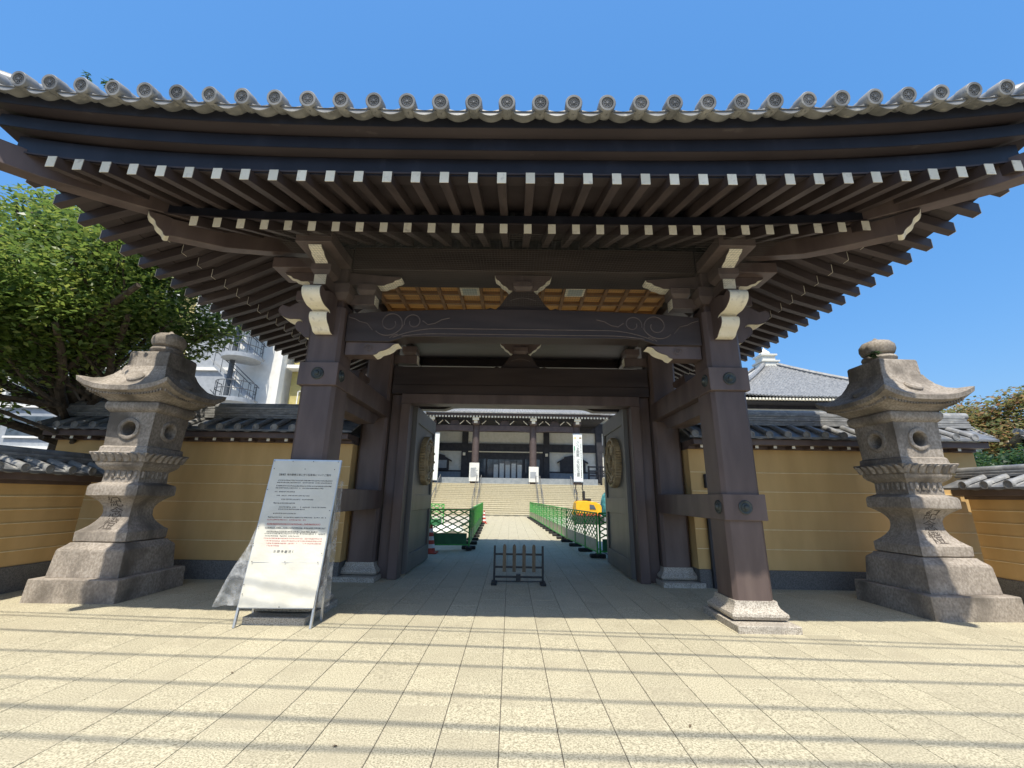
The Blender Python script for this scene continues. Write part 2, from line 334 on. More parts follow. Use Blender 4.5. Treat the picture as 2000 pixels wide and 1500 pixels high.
# rainbow beam (front and rear)
def rainbow(y0, y1, front):
    p = MB(); n = 24; top = []; bot = []
    for i in range(n + 1):
        g = -2.64 + 5.28 * i / n; t = abs(g) / 2.64
        top.append((g, 4.225 - 0.10 * t ** 2.2)); bot.append((g, 3.77 - 0.085 * max(0, (t - 0.60) / 0.4) ** 1.0 * (1 if t > .6 else 0)))
    bot = [(g, 3.77 if abs(g) < 1.72 else 3.77 - 0.09 * min(1, (abs(g) - 1.72) / 0.25)) for g, z in bot]
    p.prism(top + bot[::-1], lambda g, z: (X(g), y0, z), lambda g, z: (X(g), y1, z))
    o = p.build('rainbow_beam', 'brownshade', gate, bevel=0.006)
    if not front: return
    yy = y0 - 0.002
    def line(pts, r=0.007):
        MB().tube([(X(g), yy, z) for g, z in pts], r, 5).build('carved_line', 'browngroove', o)
    for dz, ge in ((0.13, 1.93), (0.045, 1.80)):
        pts = []
        for i in range(49):
            g = -ge + 2 * ge * i / 48; e = max(0, (abs(g) - 1.25) / (ge - 1.25))
            pts.append((g, 3.77 + dz - (dz + 0.02 * (dz > .1)) * e ** 2))
        line(pts, 0.008)
    for s in (-1, 1):
        def sp(cx, cz, r0, r1, a0, a1, n=20):
            return [(s * (cx + (r0 + (r1 - r0) * i / n) * math.cos(a0 + (a1 - a0) * i / n)), cz + (r0 + (r1 - r0) * i / n) * math.sin(a0 + (a1 - a0) * i / n)) for i in range(n + 1)]
        line(sp(1.98, 3.98, 0.18, 0.055, R(200), R(-250), 28)[:26], 0.009)
        line(sp(1.64, 4.00, 0.14, 0.045, R(-20), R(420), 28)[:26], 0.009)
        line([(s * 1.50, 4.02), (s * 1.42, 3.96), (s * 1.32, 3.98), (s * 1.22, 4.04), (s * 1.10, 4.07)], 0.008)
        line(sp(2.05, 4.02, 0.27, 0.22, R(195), R(310), 16), 0.009)
        line([(s * 2.24, 3.86), (s * 2.33, 3.97), (s * 2.45, 4.0), (s * 2.52, 4.04), (s * 2.62, 4.07)], 0.008)
        line([(s * 1.98, 3.74), (s * 1.93, 3.78), (s * 1.86, 3.80)], 0.008)
        line(sp(2.28, 3.585, 0.06, 0.02, R(0), R(400), 18), 0.006)
rainbow(5.81, 6.09, True)
rainbow(YM + 2.36, YM + 2.64, False)

# carved noses: dark sides, white painted edge
def nose(parent_pt, d, prof, w, painted, zoff=0.0, name='beam_nose'):
    bx, by = parent_pt; dx, dy = d; nx, ny = -dy, dx
    P = lambda a, z, q: (bx + dx * a + nx * q, by + dy * a + ny * q, z + zoff)
    o = MB().prism(prof, lambda a, z: P(a, z, -w / 2), lambda a, z: P(a, z, w / 2)).build(name, 'brown', gate, bevel=0.003)
    i0, i1 = painted; pts = prof[i0:i1 + 1]; q = []
    for i, (a, z) in enumerate(pts):
        p0 = pts[max(i - 1, 0)]; p1 = pts[min(i + 1, len(pts) - 1)]; tx, tz = p1[0] - p0[0], p1[1] - p0[1]; l = math.hypot(tx, tz) or 1
        n1 = (tz / l, -tx / l); q.append((a + n1[0] * 0.004, z + n1[1] * 0.004))
    ww = w / 2 - 0.006; m = MB(); vs = []
    for (a, z), (a2, z2) in zip(pts, q): vs += [P(a2, z2, -ww), P(a2, z2, ww)]
    m.add(vs, [(2 * i, 2 * i + 1, 2 * i + 3, 2 * i + 2) for i in range(len(pts) - 1)])
    ob = m.build('painted_edge', 'white', o, smooth=True)
    return o
def smoothp(pts, it=2):
    for _ in range(it):
        r = [pts[0]]
        for a, b in zip(pts, pts[1:]):
            r += [(a[0] * .75 + b[0] * .25, a[1] * .75 + b[1] * .25), (a[0] * .25 + b[0] * .75, a[1] * .25 + b[1] * .75)]
        r.append(pts[-1]); pts = r
    return pts
front = smoothp([(0.0, 3.735), (0.10, 3.735), (0.155, 3.80), (0.25, 3.86), (0.275, 3.95), (0.235, 4.00), (0.17, 3.985), (0.155, 3.955), (0.18, 4.03), (0.28, 4.035), (0.36, 4.03), (0.46, 4.06), (0.545, 4.12), (0.56, 4.21), (0.51, 4.26)])
nprof = front + [(0.40, 4.225), (0.30, 4.29), (0.12, 4.32), (0.0, 4.30)]
for s in (-1, 1):
    nose((X(s * PG), 5.70), (0, -1), nprof, 0.26, (2, len(front) - 1))
    nose((X(s * (PG + 0.25)), YP), (s, 0), nprof, 0.26, (2, len(front) - 1))
    # pillar head: post, arms, blocks, cantilevers
    cx = X(s * PG)
    B('head_post', 'brown', gate, cx - 0.2, cx + 0.2, YP - 0.2, YP + 0.2, 4.18, 4.84, 0.01)
    B('bracket_arm', 'brown', gate, cx - 0.088, cx + 0.088, 5.352, 5.75, 4.36, 4.52, 0.006)
    B('arm_end', 'white', gate, cx - 0.085, cx + 0.085, 5.346, 5.352, 4.365, 4.515)
    b = MB().rings([sqring(cx, 5.47, h, z) for h, z in ((0.10, 4.52), (0.145, 4.585), (0.145, 4.68))]); b.build('bearing_block', 'brown', gate, bevel=0.004)
    b = MB().rings([sqring(cx, YP, h, z) for h, z in ((0.24, 4.30), (0.30, 4.40), (0.30, 4.55))]); b.build('bearing_block', 'brown', gate, bevel=0.004)
    up = smoothp([(0.35, 4.685), (0.46, 4.68), (0.50, 4.71), (0.60, 4.735), (0.62, 4.775), (0.70, 4.79), (0.72, 4.825)], 2)
    nose((cx, 5.80), (0, -1), [(0.0, 4.68)] + up + [(0.0, 4.828)], 0.19, (1, len(up)))
    up2 = smoothp([(0.25, 4.685), (0.36, 4.68), (0.40, 4.71), (0.50, 4.735), (0.52, 4.775), (0.60, 4.79), (0.62, 4.825)], 2)
    nose((cx + s * 0.2, YP), (s, 0), [(0.0, 4.68)] + up2 + [(0.0, 4.828)], 0.19, (1, len(up2)))
    B('bracket_arm', 'brown', gate, min(cx + s * .15, cx + s * .60), max(cx + s * .15, cx + s * .60), YP - .088, YP + .088, 4.36, 4.52, 0.006)
    # inner arms along the beam
    for y, zz in ((YP, 0), ):
        B('bracket_arm', 'brown', gate, min(cx - s * .15, cx - s * .62), max(cx - s * .15, cx - s * .62), y - .088, y + .088, 4.30, 4.46, 0.006)
        B('arm_end', 'white', gate, min(cx - s * .62, cx - s * .626), max(cx - s * .62, cx - s * .626), y - .085, y + .085, 4.305, 4.455)
        MB().rings([sqring(cx - s * .50, y, h, z) for h, z in ((0.10, 4.46), (0.145, 4.52), (0.145, 4.62))]).build('bearing_block', 'brown', gate, bevel=0.004)
        nose((cx - s * 0.2, y), (-s, 0), [(0.0, 4.62)] + [(a + .08, z - .06) for a, z in up] + [(0.0, 4.83)], 0.19, (1, len(up)))
    B('cantilever_beam', 'brown', gate, cx - 0.25, cx + 0.25, 5.02, 5.745, 4.832, 5.0, 0.006)
    xs = sorted((cx + s * 0.25, cx + s * 0.95)); B('cantilever_beam', 'brown', gate, xs[0], xs[1], YP - 0.25, YP + 0.25, 4.832, 5.0, 0.006)
    # support under the rainbow beam end
    sup = smoothp([(0.42, 3.485), (0.47, 3.50), (0.50, 3.54), (0.58, 3.56), (0.66, 3.60), (0.70, 3.655), (0.78, 3.67)], 2)
    nose((X(s * 2.63), 5.955), (-s, 0), [(0.0, 3.48)] + sup + [(0.0, 3.685)], 0.22, (1, len(sup)), name='beam_support')
# purlins along x and side purlins
for y0, y1 in ((5.75, 6.30), (YM - 0.27, YM + 0.27), (YM + 2.2, YM + 2.75)):
    B('purlin', 'brownshade', gate, X(-2.63), X(2.63), y0, y1, 4.832, 5.22, 0.006)
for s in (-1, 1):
    B('purlin', 'brownshade', gate, X(s * PG) - 0.25, X(s * PG) + 0.25, 5.75, YM + 2.75, 4.834, 5.20, 0.006)
# frog-leg struts on the beam and on the lintel
def frogleg(y, z0, w):
    pr = [(-0.62, 0.0), (-0.50, 0.05), (-0.42, 0.02), (-0.34, 0.10), (-0.24, 0.26), (-0.17, 0.32), (0.17, 0.32), (0.24, 0.26), (0.34, 0.10), (0.42, 0.02), (0.50, 0.05), (0.62, 0.0), (0.3, -0.03), (-0.3, -0.03)]
    o = MB().prism(pr, lambda g, z: (X(g), y - w, z + z0), lambda g, z: (X(g), y + w, z + z0)).build('frog_leg_strut', 'brownshade', gate, bevel=0.004)
    MB().tube([(X(-.20 + .40 * i / 16), y - w - .002, z0 + 0.17 + 0.05 * math.sin(math.pi * i / 16)) for i in range(17)], 0.005, 5).build('carved_line', 'browngroove', o)
    MB().rings([sqring(X(0), y, h, z) for h, z in ((0.11, z0 + .32), (0.155, z0 + .37), (0.155, z0 + .46))]).build('bearing_block', 'brown', gate, bevel=0.004)
    for s in (-1, 1):
        pr2 = smoothp([(0.17, 0.34), (0.22, 0.345), (0.25, 0.40), (0.33, 0.44), (0.36, 0.50), (0.42, 0.53), (0.44, 0.60)], 2)
        nose((X(0), y), (s, 0), [(0.0, 0.34)] + pr2 + [(0.0, 0.60)], 0.16, (1, len(pr2)), zoff=z0)
frogleg(YP, 4.23, 0.07); frogleg(YM, 4.075, 0.07)
for s in (-1, 1):
    cx = X(s * PG)
    B('bracket_arm', 'brown', gate, min(cx - s * .2, cx - s * .72), max(cx - s * .2, cx - s * .72), YM - .09, YM + .09, 4.16, 4.34, 0.006)
    B('arm_end', 'white', gate, min(cx - s * .72, cx - s * .726), max(cx - s * .72, cx - s * .726), YM - .085, YM + .085, 4.165, 4.335)
    MB().rings([sqring(cx - s * .56, YM, h, z) for h, z in ((0.11, 4.34), (0.15, 4.40), (0.15, 4.52))]).build('bearing_block', 'brown', gate, bevel=0.004)
    # noses on the side between front and main pillar
    nose((cx - s * .0, 6.9), (0, 1), [(0, 3.31), (0.2, 3.31), (0.34, 3.36), (0.40, 3.42), (0.52, 3.46), (0.56, 3.56), (0.0, 3.56)], 0.22, (1, 5))

# main wall: lintel, frame, doors
B('lintel_beam', 'brownshade', gate, X(-2.62), X(2.62), YM - 0.17, YM + 0.2, 3.682, 4.07, 0.006)
B('lintel_beam', 'brownshade', gate, X(-2.62), X(2.62), YM - 0.19, YM + 0.2, 3.48, 3.68, 0.006)
B('door_head', 'brown', gate, X(-2.40), X(2.40), YM - 0.225, YM + 0.10, 3.28, 3.478, 0.008)
for s in (-1, 1):
    xs = sorted((X(s * 2.22), X(s * 2.40))); B('door_jamb', 'brown', gate, xs[0], xs[1], YM - 0.22, YM + 0.10, 0.0, 3.278, 0.008)
    xs = sorted((X(s * 2.402), X(s * 2.62))); B('infill_board', 'brown', gate, xs[0], xs[1], YM - 0.10, YM + 0.08, 0.0, 3.478, 0.006)
def door(name_label, xf, y0, y1, s):
    # face at xf looking toward the passage (direction -s), thickness outwards
    z0, z1 = 0.03, 3.30; x_ = lambda t: xf + s * t
    def bx(a, b, ya, yb, za, zb, bev=0.0): return sorted((x_(a), x_(b))) + [ya, yb, za, zb]
    q = bx(0.035, 0.10, y0, y1, z0, z1); d = MB().box(*q).build('door', 'door', gate, bevel=0.004)
    d['label'] = name_label
    st = 0.16
    for ya, yb, za, zb, n in ((y0, y0 + st, z0, z1, 'stile'), (y1 - st, y1, z0, z1, 'stile'), (y0 + st, y1 - st, 2.98, z1, 'rail'), (y0 + st, y1 - st, 1.18, 1.50, 'rail'), (y0 + st, y1 - st, z0, 0.36, 'rail')):
        MB().box(*bx(0.0, 0.036, ya, yb, za, zb)).build(n, 'door', d, bevel=0.004)
    # crest
    cy, cz, r = (y0 + y1) / 2 + (0.10 if s < 0 else -0.05), 2.26, 0.55
    c = MB(); seg = 112; rings_ = []
    for rr, h in ((1.0, 0.035), (1.0, -0.075), (0.97, -0.09), (0.90, -0.095), (0.88, -0.075), (0.76, -0.07), (0.74, -0.09), (0.70, -0.09), (0.68, -0.06), (0.02, -0.06)):
        ring = []
        for k in range(seg):
            t = 2 * math.pi * k / seg; wob = 1 - (0.035 if rr >= 0.97 else 0.0) * (0.5 - 0.5 * math.cos(28 * 2 * t))
            ring.append((x_(h), cy + r * rr * wob * math.cos(t), cz + r * rr * wob * math.sin(t)))
        rings_.append(ring)
    c.rings(rings_)
    cr = c.build('crest', 'bronze', d, smooth=True)
    m = MB()
    for sg in (-1, 1):
        pts = [(x_(-0.075), cy + sg * r * 0.62 * math.sin(t), cz + r * (0.05 - 0.55 * math.cos(t))) for t in [i / 14 * 2.6 + .1 for i in range(15)]]
        m.tube(pts, [0.012 + 0.03 * math.sin(math.pi * i / 14) for i in range(15)], 7)
        for i in range(9):
            t = 0.25 + i * 0.27; m.lathe([(0.001, -0.03 * -s * -1), (0.04, 0.0), (0.03, 0.02), (0.001, 0.03)], (x_(-0.07), cy + sg * r * 0.38 * math.sin(t), cz + r * (0.05 - 0.40 * math.cos(t))), 'x', 8)
        m.tube([(x_(-0.075), cy + sg * 0.02, cz - r * 0.2), (x_(-0.085), cy + sg * 0.10, cz + 0.02), (x_(-0.075), cy + sg * 0.03, cz + r * 0.28)], [0.01, 0.05, 0.01], 7)
    for k in range(14):
        t = 2 * math.pi * k / 14; m.tube([(x_(-0.078), cy + r * .77 * math.cos(t), cz + r * .77 * math.sin(t)), (x_(-0.098), cy + r * .83 * math.cos(t), cz + r * .83 * math.sin(t)), (x_(-0.085), cy + r * .89 * math.cos(t), cz + r * .89 * math.sin(t))], [0.012, 0.034, 0.012], 6)
    m.build('crest_relief', 'bronze', cr, smooth=True)
    return d
door('left door leaf, swung inwards', -2.0, 8.66, 10.77, -1)
door('right door leaf, swung inwards', 2.285, 8.55, 10.62, 1)

# coffered ceiling
ceil = B('ceiling', 'ceilbatten', gate, X(-2.63), X(2.63), 6.30, YM + 2.2, 5.035, 5.06)
cp = 0.366
bat = MB()
for i in range(-7, 8): bat.box(X(i * cp) - 0.028, X(i * cp) + 0.028, 6.301, YM - .28, 4.955, 5.035)
for j in range(5): y = 6.44 + j * cp; bat.box(X(-2.62), X(2.62), y - 0.028, y + 0.028, 4.962, 5.034)
bat.build('ceiling_battens', 'ceilbatten', ceil)
MB().box(X(-2.62), X(2.62), YM + .28, YM + 2.19, 5.025, 5.034).build('rear_ceiling_shade', 'brownshade', ceil)  # dark sheet paints in the deep shade over the rear ceiling
pm_ = MB().box(-cp / 2 + .03, cp / 2 - .03, -cp / 2 + .03, cp / 2 - .03, 0, 0.012).mesh('ceiling_panel', 'ceilwood')
for i in range(-7, 7):
    for j in range(5): inst(pm_, 'ceiling_panel', ceil, (X((i + .5) * cp), 6.44 + (j + .5) * cp, 5.02))
for g in (-0.915, 0.915):
    f = B('ceiling_lamp', 'white', gate, X(g) - 0.165, X(g) + 0.165, 6.63 - 0.15, 6.63 + 0.15, 4.935, 4.985, 0.004)
    B('diffuser', 'lampglass', f, X(g) - 0.125, X(g) + 0.125, 6.63 - 0.11, 6.63 + 0.11, 4.930, 4.9345)

# ---- eaves
def zrise(s, amp, p): return amp * min(1.0, abs(s)) ** p
def eave_pt(side, s, o):
    """side 0 front, 1 right, 2 rear, 3 left; s in [-1,1]; o = overhang from pillar line"""
    hg = HS + o; hyl = YR - YP + o
    if side == 0: return X(EO + s * hg), YR - hyl
    if side == 2: return X(EO - s * hg), YR + hyl
    if side == 1: return X(EO + hg), YR + s * hyl
    return X(EO - hg), YR - s * hyl
def eave_strip(name, m, poly, amp, p, sides=(0, 1, 2, 3), n=44, bevel=0):
    for sd_ in sides:
        k = len(poly); rr = []
        for i in range(n + 1):
            s = -1 + 2 * i / n; rr.append([(*eave_pt(sd_, s, o), z + zrise(s, amp, p)) for o, z in poly])
        MB().rings(rr).build(name, m, gate, bevel=0)
# overhangs: base rafter end 1.35, flying rafter end 2.23, tile edge 2.52
def fz(o): return 4.69 + 0.328 * (2.23 - o)      # flying rafter underside
def bz(o): return 4.697 + 0.49 * (1.35 - o)      # base rafter underside
RW, RH = 0.098, 0.136
eave_strip('soffit', 'soffit', [(2.19, fz(2.19) + RH), (1.10, fz(1.10) + RH), (1.10, fz(1.10) + RH + .02), (2.19, fz(2.19) + RH + .02)], 0.25, 4.0)
eave_strip('soffit', 'soffit', [(1.32, bz(1.32) + RH), (0.0, bz(0.0) + RH), (0.0, bz(0.0) + RH + .02), (1.32, bz(1.32) + RH + .02)], 0.13, 4.0)
eave_strip('eave_lath', 'fascia', [(1.29, bz(1.29) + RH), (1.19, bz(1.19) + RH), (1.19, fz(1.19)), (1.29, fz(1.29))], 0.14, 4.0)
eave_strip('eave_fascia', 'fascia', [(2.17, 4.822), (1.95, 4.90), (1.95, 5.06), (2.17, 5.04)], 0.262, 3.8)
eave_strip('eave_fascia', 'fascia', [(2.297, 5.042), (1.95, 5.062), (1.95, 5.21), (2.297, 5.19)], 0.295, 3.3)
eave_strip('eave_fascia', 'fascia', [(2.44, 5.192), (1.95, 5.212), (1.95, 5.36), (2.44, 5.345)], 0.335, 2.9)
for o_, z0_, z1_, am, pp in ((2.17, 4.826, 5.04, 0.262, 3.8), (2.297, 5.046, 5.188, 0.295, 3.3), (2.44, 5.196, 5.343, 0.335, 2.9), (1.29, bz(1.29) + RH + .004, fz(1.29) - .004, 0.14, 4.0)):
    eave_strip('fascia_dark_face', 'navy', [(o_ + .007, z0_), (o_ + .001, z0_), (o_ + .001, z1_), (o_ + .007, z1_)], am, pp)  # thin plates make the outward eave faces darker than their undersides
SP = 0.3045
NF, NB = 17, 14
def rafter_mesh(name, length, slope):
    a = math.atan(slope); d = Vector((0, math.cos(a), math.sin(a))); u = Vector((0, -math.sin(a), math.cos(a)))
    m = MB(); v = []
    for y in (0.0, length):
        for xx, h in ((-RW / 2, 0), (RW / 2, 0), (RW / 2, RH), (-RW / 2, RH)): v.append((xx, y + (0 if y == 0 else 0), slope * y + h))
    m.add(v, [(0, 1, 2, 3), (7, 6, 5, 4), (0, 4, 5, 1), (1, 5, 6, 2), (2, 6, 7, 3), (3, 7, 4, 0)])
    return m.mesh(name, 'raftwood', bevel=0.003)
endm = MB().box(-RW / 2 + .001, RW / 2 - .001, -0.006, -0.0005, 0.002, RH - 0.002).mesh('rafter_end', 'white')
def rafters(side, o_end, o_in, zf, slope, amp, p, nmax, name, ends, sink=None):
    hg = HS + o_end; hyl = YR - YP + o_end; half = hg if side in (0, 2) else hyl
    cache = {}
    for i in range(-nmax, nmax + 1):
        c = i * SP + (RO - EO if side in (0, 2) else 0.0)
        if abs(c) > half - 0.10: continue
        s = c / half; inn = HS if side in (0, 2) else (YR - YP)
        o_lim = max(o_in, abs(c) - inn); ln = round(max(0.06, o_end - o_lim + 0.02), 2)
        if ln not in cache: cache[ln] = rafter_mesh('rafter', ln, slope)
        rot = (0, 0, (0, R(90), R(180), R(-90))[side])
        x, y = {0: (X(EO + c), YR - hyl), 1: (X(EO + hg), YR + c), 2: (X(EO + c), YR + hyl), 3: (X(EO - hg), YR + c)}[side]
        r = inst(cache[ln], name, gate, (x, y, zf + zrise(s, amp, p)), rot)
        if ends:
            e = bpy.data.objects.new('rafter_end', endm); link(e, r)
for side in (0, 1, 3):
    rafters(side, 2.23, 1.05, 4.69, 0.328, 0.25, 4.2, NF, 'flying_rafter', True)
    rafters(side, 1.35, 0.10, 4.697, 0.49, 0.12, 4.2, NB if side == 0 else 13, 'base_rafter', True)
rr = MB()
for i in range(-NF, NF + 1):
    y1 = YR + (YR - YP) + 2.23; z = 4.69 + zrise(i / NF, 0.25, 4.2); rr.beam((X(i * SP), y1, z + RH / 2), (X(i * SP), y1 - 1.0, z + RH / 2 + 0.328), RW, RH)
tag(rr.build('rear_rafters', 'brown', gate), kind='stuff')
# hip rafters
for sx in (-1, 1):
    for sy in (-1, 1):
        def hp(o, z): return (X(EO + sx * (HS + o)), YR + sy * (YR - YP + o), z)
        def hipbar(pts, w, h, name):
            dgx, dgy = sx / math.sqrt(2), sy / math.sqrt(2); nx, ny = -dgy, dgx; rg = []
            for o, z in pts:
                x, y, _ = hp(o, 0); rg.append([(x - nx * w / 2, y - ny * w / 2, z), (x + nx * w / 2, y + ny * w / 2, z), (x + nx * w / 2, y + ny * w / 2, z + h), (x - nx * w / 2, y - ny * w / 2, z + h)])
            return MB().rings(rg).build(name, 'brown', gate, bevel=0.006)
        lo = hipbar([(-0.1, 5.24), (0.4, 4.97), (0.75, 4.80), (1.05, 4.725), (1.424 if sx > 0 else 1.184, 4.69 if sx < 0 else 4.655)], 0.17, 0.25, 'hip_rafter')
        hi = hipbar([(1.0, 5.02), (1.5, 4.93), (2.0, 4.86), (2.3, 4.86), (2.46, 4.88)], 0.19, 0.27, 'hip_rafter')
        pr = smoothp([(0.0, 4.65), (0.045, 4.63), (0.07, 4.69), (0.14, 4.73), (0.16, 4.80), (0.22, 4.83), (0.24, 4.89)], 2)
        zo_ = 0.04 if sx < 0 else 0.0
        x, y, _ = hp(1.42 if sx > 0 else 1.18, 0)
        nose((x, y), (sx / math.sqrt(2), sy / math.sqrt(2)), pr + [(0.10, 4.91), (0.0, 4.905)], 0.165, (0, len(pr) - 1), zoff=zo_, name='hip_rafter_end')
# ---- roof tiles
TS = 0.337
def roofz(w): return 5.31 + 0.40 * w + 0.03 * w * w
HG, HY = HS + 2.58, YR - YP + 2.58
bed = MB(); NW = 14
for side in range(4):
    def fn(u, v, side=side):
        s = -1 + 2 * u; o = 2.58 - v * HY; hg = max(HS + o, 0.6); x, y = eave_pt(side, s, o)
        return (x, y, roofz(v * HY) - 0.05 + zrise(s, 0.37, 2.5) * (1 - v) ** 2)
    bed.grid(fn, 24, NW)
bed.build('roof_bed', 'tiledark', gate, smooth=True)
under = MB()
eave_strip('tile_bedding', 'tiledark', [(2.46, 5.346), (1.9, 5.36), (1.9, 5.42), (2.46, 5.385)], 0.345, 2.8)
rows = MB()
def tilerow(side, c, half, inn, r=0.074):
    if side in (0, 2): c -= EO
    s = c / half; omin = max(-2.3, abs(c) - inn); pts = []
    n = 10
    for i in range(n + 1):
        w = (2.58 - omin) * i / n; o = 2.58 - w
        x, y = {0: (X(EO + c), YR - (YR - YP + o)), 1: (X(EO + HS + o), YR + c), 2: (X(EO + c), YR + (YR - YP + o)), 3: (X(EO - (HS + o)), YR + c)}[side]
        v = w / HY; pts.append((x, y, roofz(w) + zrise(s, 0.37, 2.5) * (1 - v) ** 2 + 0.012))
    rows.tube(pts, r, 8, cap=True)
for side in range(4):
    half, inn = (HG, HS) if side in (0, 2) else (HY, YR - YP)
    n = int((half - 0.1) / TS)
    for i in range(-n - (side in (0, 2)), n + 1 - (side in (0, 2))): tilerow(side, i * TS + (TO if side in (0, 2) else 0), half, inn)
tag(rows.build('roof_tile_rows', 'tile', gate, smooth=True), kind='stuff')
hipt = MB()
for sx in (-1, 1):
    for sy in (-1, 1):
        hipt.tube([(X(EO + sx * max(HS + 2.60 - w, 0.55)), YR + sy * (HY + .02 - w), roofz(w) + 0.10 + 0.37 * (1 - w / HY) ** 2) for w in [HY * i / 12 for i in range(13)]], 0.13, 10)
hipt.tube([(X(-0.8), YR, roofz(HY) + 0.3), (X(0.8), YR, roofz(HY) + 0.3)], 0.28, 12)
hipt.build('hip_ridge', 'tile', gate, smooth=True)
# eave tiles: round cap with crest disc, and curved pan tile
et = MB()
prof = [(0.001, -0.006), (0.036, -0.006), (0.036, -0.010), (0.050, -0.010), (0.053, -0.004), (0.058, -0.004), (0.060, -0.020), (0.080, -0.020), (0.086, -0.012), (0.086, 0.10), (0.076, 0.104), (0.076, 0.40)]
et.lathe(prof, (0, 0, 0), 'y', 28)
etm = et.mesh('eave_tile', 'tile', smooth=True)
dec = MB()
for k in range(8):
    t = 2 * math.pi * k / 8; dec.beam((0.012 * math.cos(t), -0.009, 0.012 * math.sin(t)), (0.034 * math.cos(t), -0.009, 0.034 * math.sin(t)), 0.006, 0.009, (0, 1, 0))
for k in range(20):
    t = 2 * math.pi * k / 20; dec.beam((0.040 * math.cos(t), -0.012, 0.040 * math.sin(t)), (0.049 * math.cos(t), -0.012, 0.049 * math.sin(t)), 0.007, 0.007, (0, 1, 0))
dec.lathe([(0.011, -0.006), (0.011, -0.016), (0.001, -0.018)], (0, 0, 0), 'y', 10)
decm = dec.mesh('tile_crest', 'tiledark')
pt = MB(); n = 10; tp = []; bt = []
for i in range(n + 1):
    a = -1 + 2 * i / n; x = a * 0.142; z = -0.055 * (1 - a * a); tp.append((x, z + 0.014)); bt.append((x, z - 0.050 + 0.020 * a * a))
pt.prism(tp + bt[::-1], lambda x, z: (x, 0.0, z), lambda x, z: (x, 0.36, z + 0.13))
ptm = pt.mesh('pan_tile', 'tile', bevel=0.004)
n = int((HG - 0.05) / TS)
for i in range(-n - 1, n):
    c = i * TS + TO; s = (c - EO) / HG; x, y = X(c), YR - HY - 0.02; z = 5.335 + zrise(s, 0.37, 2.5)
    t = inst(etm, 'eave_tile', gate, (x, y, z), (R(14 + random.uniform(-1.5, 1.5)), random.uniform(-.2, .2), R(random.uniform(-1.5, 1.5))))
    e = bpy.data.objects.new('tile_crest', decm); link(e, t); e.rotation_euler = (0, random.uniform(-.3, .3), 0)
    if i < n - 1:
        c2 = c + TS / 2; s2 = (c2 - EO) / HG; dz = (zrise((c - EO + TS) / HG, .37, 2.5) - zrise((c - EO) / HG, .37, 2.5)) / TS
        inst(ptm, 'pan_tile', gate, (X(c2), y + 0.03, 5.315 + zrise(s2, 0.37, 2.5)), (0, -math.atan(dz), 0))
# bird netting under the eave
nt = MB(); yA, zA, yB, zB = 4.56, 4.66, 5.72, 4.24
def npt(u, v): 
    g = -2.62 + 5.24 * u; sag = 0.04 * math.sin(math.pi * u * 3) * math.sin(math.pi * v)
    return (X(g * (1 + 0.22 * (1 - v))), yA + (yB - yA) * v, zA + (zB - zA) * v - sag)
for i in range(151): nt.tube([npt(i / 150, v / 3) for v in range(4)], 0.0011, 3, False)
for j in range(36): nt.tube([npt(i / 12, j / 35) for i in range(13)], 0.0011, 3, False)
nb = nt.build('bird_net', 'net', None, (XC, 5.1, 4.4)); tag(nb, 'fine dark bird netting stretched under the front eave of the gate', 'net')

